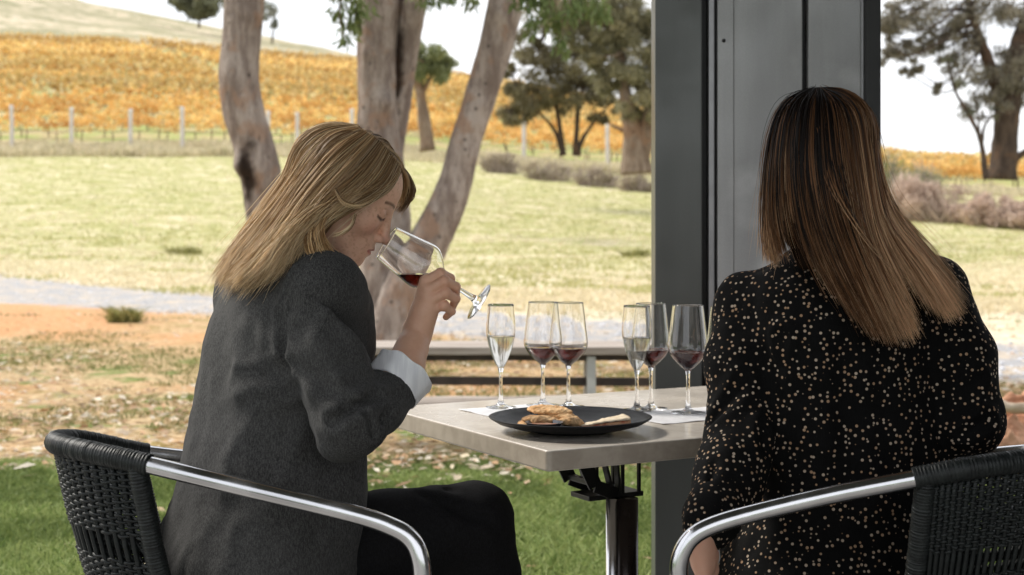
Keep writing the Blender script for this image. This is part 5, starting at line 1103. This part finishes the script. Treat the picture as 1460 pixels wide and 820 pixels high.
    mb.build('blouse', fabric('dotted_black_viscose', (.0025, .0025, .0025), (.005, .005, .005), 500, .9, (104., .225, (.42, .34, .265)), .0), body, loc0)
    def tr(P):
        d = limb_chain(P, [(.64, 2.45, .53, .12), (.66, 2.55, .54, .10), (.66, 2.88, .55, .072), (.66, 2.92, .30, .058), (.66, 2.90, .10, .045)], .02)
        return smin(d, limb_chain(P, [(.52, 2.42, .53, .12), (.50, 2.50, .54, .10), (.475, 2.80, .55, .070), (.48, 2.84, .30, .056), (.48, 2.84, .10, .045)], .02), .015) + .003 * fbm(P, 12, 3)
    V, Fc = nets(tr, (.30, 2.25, .05), (.86, 3.04, .68), .010); mb = MB(); mb.add(V, Fc); mb.build('trousers', fabric('black_trouser_cotton', (.005, .005, .005), (.010, .010, .010), 500, .85), body, loc0)
    mb = MB()
    for a in ((.66, 2.90, .06), (.48, 2.84, .06)):
        b_ = np.array(a) + [-.03, .13, -.025]; g = lambda P: rcone(P, a, b_, .042, .028); V, Fc = nets(g, np.minimum(a, b_) - .07, np.maximum(a, b_) + .07, .006); mb.add(V, Fc)
    mb.build('shoes', simple('dark_leather', (.01, .01, .01), (.015, .015, .015), .35), body, loc0)
    # hair
    push = pusher(Hc, M, sc, (-.014, 0, .032), (.098, .079, .086))
    g = [px([(1163, 130, 2.44), (1126, 147, 2.45), (1106, 200, 2.45), (1102, 280, 2.43), (1102, 335, 2.40), (1104, 372, 2.36)]),
         px([(1162, 128, 2.41), (1120, 147, 2.39), (1102, 205, 2.38), (1099, 285, 2.38), (1099, 335, 2.37), (1102, 374, 2.36)]),
         px([(1162, 127, 2.38), (1122, 150, 2.34), (1107, 212, 2.315), (1104, 290, 2.315), (1110, 340, 2.32), (1122, 378, 2.325)]),
         px([(1163, 127, 2.36), (1136, 152, 2.315), (1128, 222, 2.285), (1135, 305, 2.285), (1156, 370, 2.29), (1186, 420, 2.29)]),
         px([(1165, 127, 2.35), (1155, 158, 2.30), (1152, 240, 2.27), (1168, 325, 2.27), (1200, 400, 2.275), (1244, 474, 2.28)]),
         px([(1168, 127, 2.35), (1178, 158, 2.30), (1184, 245, 2.265), (1205, 335, 2.262), (1236, 410, 2.265), (1270, 488, 2.275)]),
         px([(1171, 127, 2.355), (1203, 156, 2.31), (1216, 240, 2.28), (1232, 335, 2.27), (1262, 410, 2.268), (1302, 486, 2.275)]),
         px([(1173, 128, 2.37), (1224, 160, 2.34), (1240, 240, 2.31), (1254, 325, 2.29), (1292, 400, 2.28), (1330, 474, 2.285)]),
         px([(1174, 129, 2.39), (1232, 167, 2.37), (1246, 240, 2.345), (1262, 310, 2.32), (1312, 376, 2.30), (1362, 456, 2.30)]),
         px([(1174, 130, 2.42), (1236, 172, 2.41), (1251, 240, 2.39), (1268, 300, 2.36), (1314, 362, 2.34), (1380, 444, 2.33)]),
         px([(1173, 131, 2.45), (1234, 176, 2.46), (1250, 240, 2.45), (1268, 300, 2.42), (1318, 350, 2.39), (1370, 420, 2.37)])]
    def cf_(u_, s, cl, r1, P):
        tone = ((cl * .6180339) % 1.0)[:, None]; side = np.interp(u_, [0, .10, .19, .34, .45, .58, .8, 1], [.62, .55, .02, -.12, .08, .50, .66, .66])[:, None]
        k = np.clip(-.44 + .92 * s + .86 * side + .80 * (tone - .5) + .40 * (r1[:, None] - .5), 0, 1)
        dark = np.array([.012, .007, .005]); midc = np.array([.30, .135, .055]); lite = np.array([.96, .66, .40]); k = k[..., None]
        return np.where(k < .5, dark + (midc - dark) * k * 2, midc + (lite - midc) * (k * 2 - 1))
    mb = MB(); strands(mb, g, 9500, rng, .00065, cf_, thick=.007, wave=.0022, clump=90, tip=.26, seg=28, push=push, notch=((.70, .035, .28), (.27, .055, .42), (.93, .04, .2)))
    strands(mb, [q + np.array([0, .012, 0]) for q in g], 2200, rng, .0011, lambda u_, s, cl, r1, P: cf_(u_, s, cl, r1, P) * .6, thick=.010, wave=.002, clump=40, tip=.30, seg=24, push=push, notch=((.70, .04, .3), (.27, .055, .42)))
    sw = [px([(1190, 170, 2.29), (1205, 250, 2.255), (1232, 330, 2.25), (1262, 390, 2.25)]), px([(1150, 190, 2.28), (1172, 270, 2.258), (1220, 330, 2.25), (1280, 400, 2.255)])]
    strands(mb, sw, 16, rng, .0007, lambda u_, s, cl, r1, P: cf_(u_ * 0 + .5, s * .6 + .2, cl, r1, P), thick=.005, wave=.004, clump=8)
    strands(mb, g, 170, rng, .00035, cf_, thick=.030, wave=.009, clump=170)
    mb.build('hair', HAIR, body, loc0)
    def hs_(P):
        L = ((P - Hc) @ M) / sc; d = ell(L, (-.014, .0, .032), (.095, .0755, .082)) * sc; d = smax(d, (L[..., 0] * .8 - L[..., 2] * .3 - .055) * sc, .01)
        for q in g[3:9]: qq = q + np.array([0, .040, -.004]); d = smin(d, chain(P, qq[2:5], [.020, .022, .014], .02), .02)
        return d
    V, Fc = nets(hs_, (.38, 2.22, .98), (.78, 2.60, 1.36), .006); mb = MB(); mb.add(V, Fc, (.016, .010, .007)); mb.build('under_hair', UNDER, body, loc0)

# ================================================================ light, sky, camera
def build_world():
    sc = bpy.context.scene; w = bpy.data.worlds.new('World'); sc.world = w; w.use_nodes = True; nt = w.node_tree; nt.nodes.clear()
    out = nt.nodes.new('ShaderNodeOutputWorld'); bg = nt.nodes.new('ShaderNodeBackground'); nt.links.new(bg.outputs[0], out.inputs[0])
    sk = nd(nt, 'TexSky', sky_type='NISHITA'); sk.sun_disc = False; sk.sun_elevation = math.radians(42); sk.sun_rotation = math.radians(-62); sk.air_density = 1.0; sk.dust_density = 2.0
    g = nd(nt, 'TexCoord').outputs['Generated']; n1 = noise(nt, stretch(nt, g, (1, 1, 3)), 3.5, 6, .6)
    cl = mix(nt, mr(nt, n1, .35, .7), (7.4, 7.6, 8.0), (9.6, 9.6, 9.7)); c = mix(nt, .88, sk.outputs[0], cl)
    nt.links.new(c, bg.inputs['Color']); bg.inputs['Strength'].default_value = .10
    L = bpy.data.lights.new('sun', 'SUN'); L.energy = 2.3; L.angle = math.radians(12); L.color = (1, .95, .87); o = bpy.data.objects.new('sun', L); C.objects.link(o)
    az = math.radians(-62); el = math.radians(42); d = Vector((math.sin(az) * math.cos(el), math.cos(az) * math.cos(el), math.sin(el))); o.rotation_euler = (-d).to_track_quat('-Z', 'Y').to_euler(); o.location = (-8, 6, 12)
    cam = bpy.data.cameras.new('camera'); co = bpy.data.objects.new('camera', cam); C.objects.link(co); co.location = (0, 0, HC); co.rotation_euler = (PI / 2, 0, 0)
    cam.sensor_width = 36; cam.lens = FPX / 1460 * 36; cam.shift_y = -80 / 1460; cam.clip_start = .05; cam.clip_end = 5000; cam.dof.use_dof = True; cam.dof.focus_distance = 2.45; cam.dof.aperture_fstop = 6.3; sc.camera = co
    vs = sc.view_settings; vs.view_transform = 'Standard'; vs.look = 'None'; vs.gamma = 1; vs.exposure = EXPO; vs.use_curve_mapping = False
    sc.render.engine = 'CYCLES'; sc.cycles.max_bounces = 10; sc.cycles.transmission_bounces = 10; sc.cycles.transparent_max_bounces = 8; sc.cycles.diffuse_bounces = 4; sc.cycles.glossy_bounces = 4; sc.cycles.caustics_reflective = False; sc.cycles.sample_clamp_indirect = 6.0
EXPO = .78
import time; _t = time.time()
def step(fn, *a):
    r = fn(*a); print('%-18s %.1fs' % (fn.__name__, time.time() - _t)); return r
step(build_world); step(build_ground); step(build_grass); step(build_near_trees); step(build_far_trees); step(build_shrubs); step(build_vineyard); step(build_building); step(build_bench); step(build_table)
fr = step(build_glasses); step(build_tableware); step(build_chairs); step(person_fair, *fr); step(person_dark)
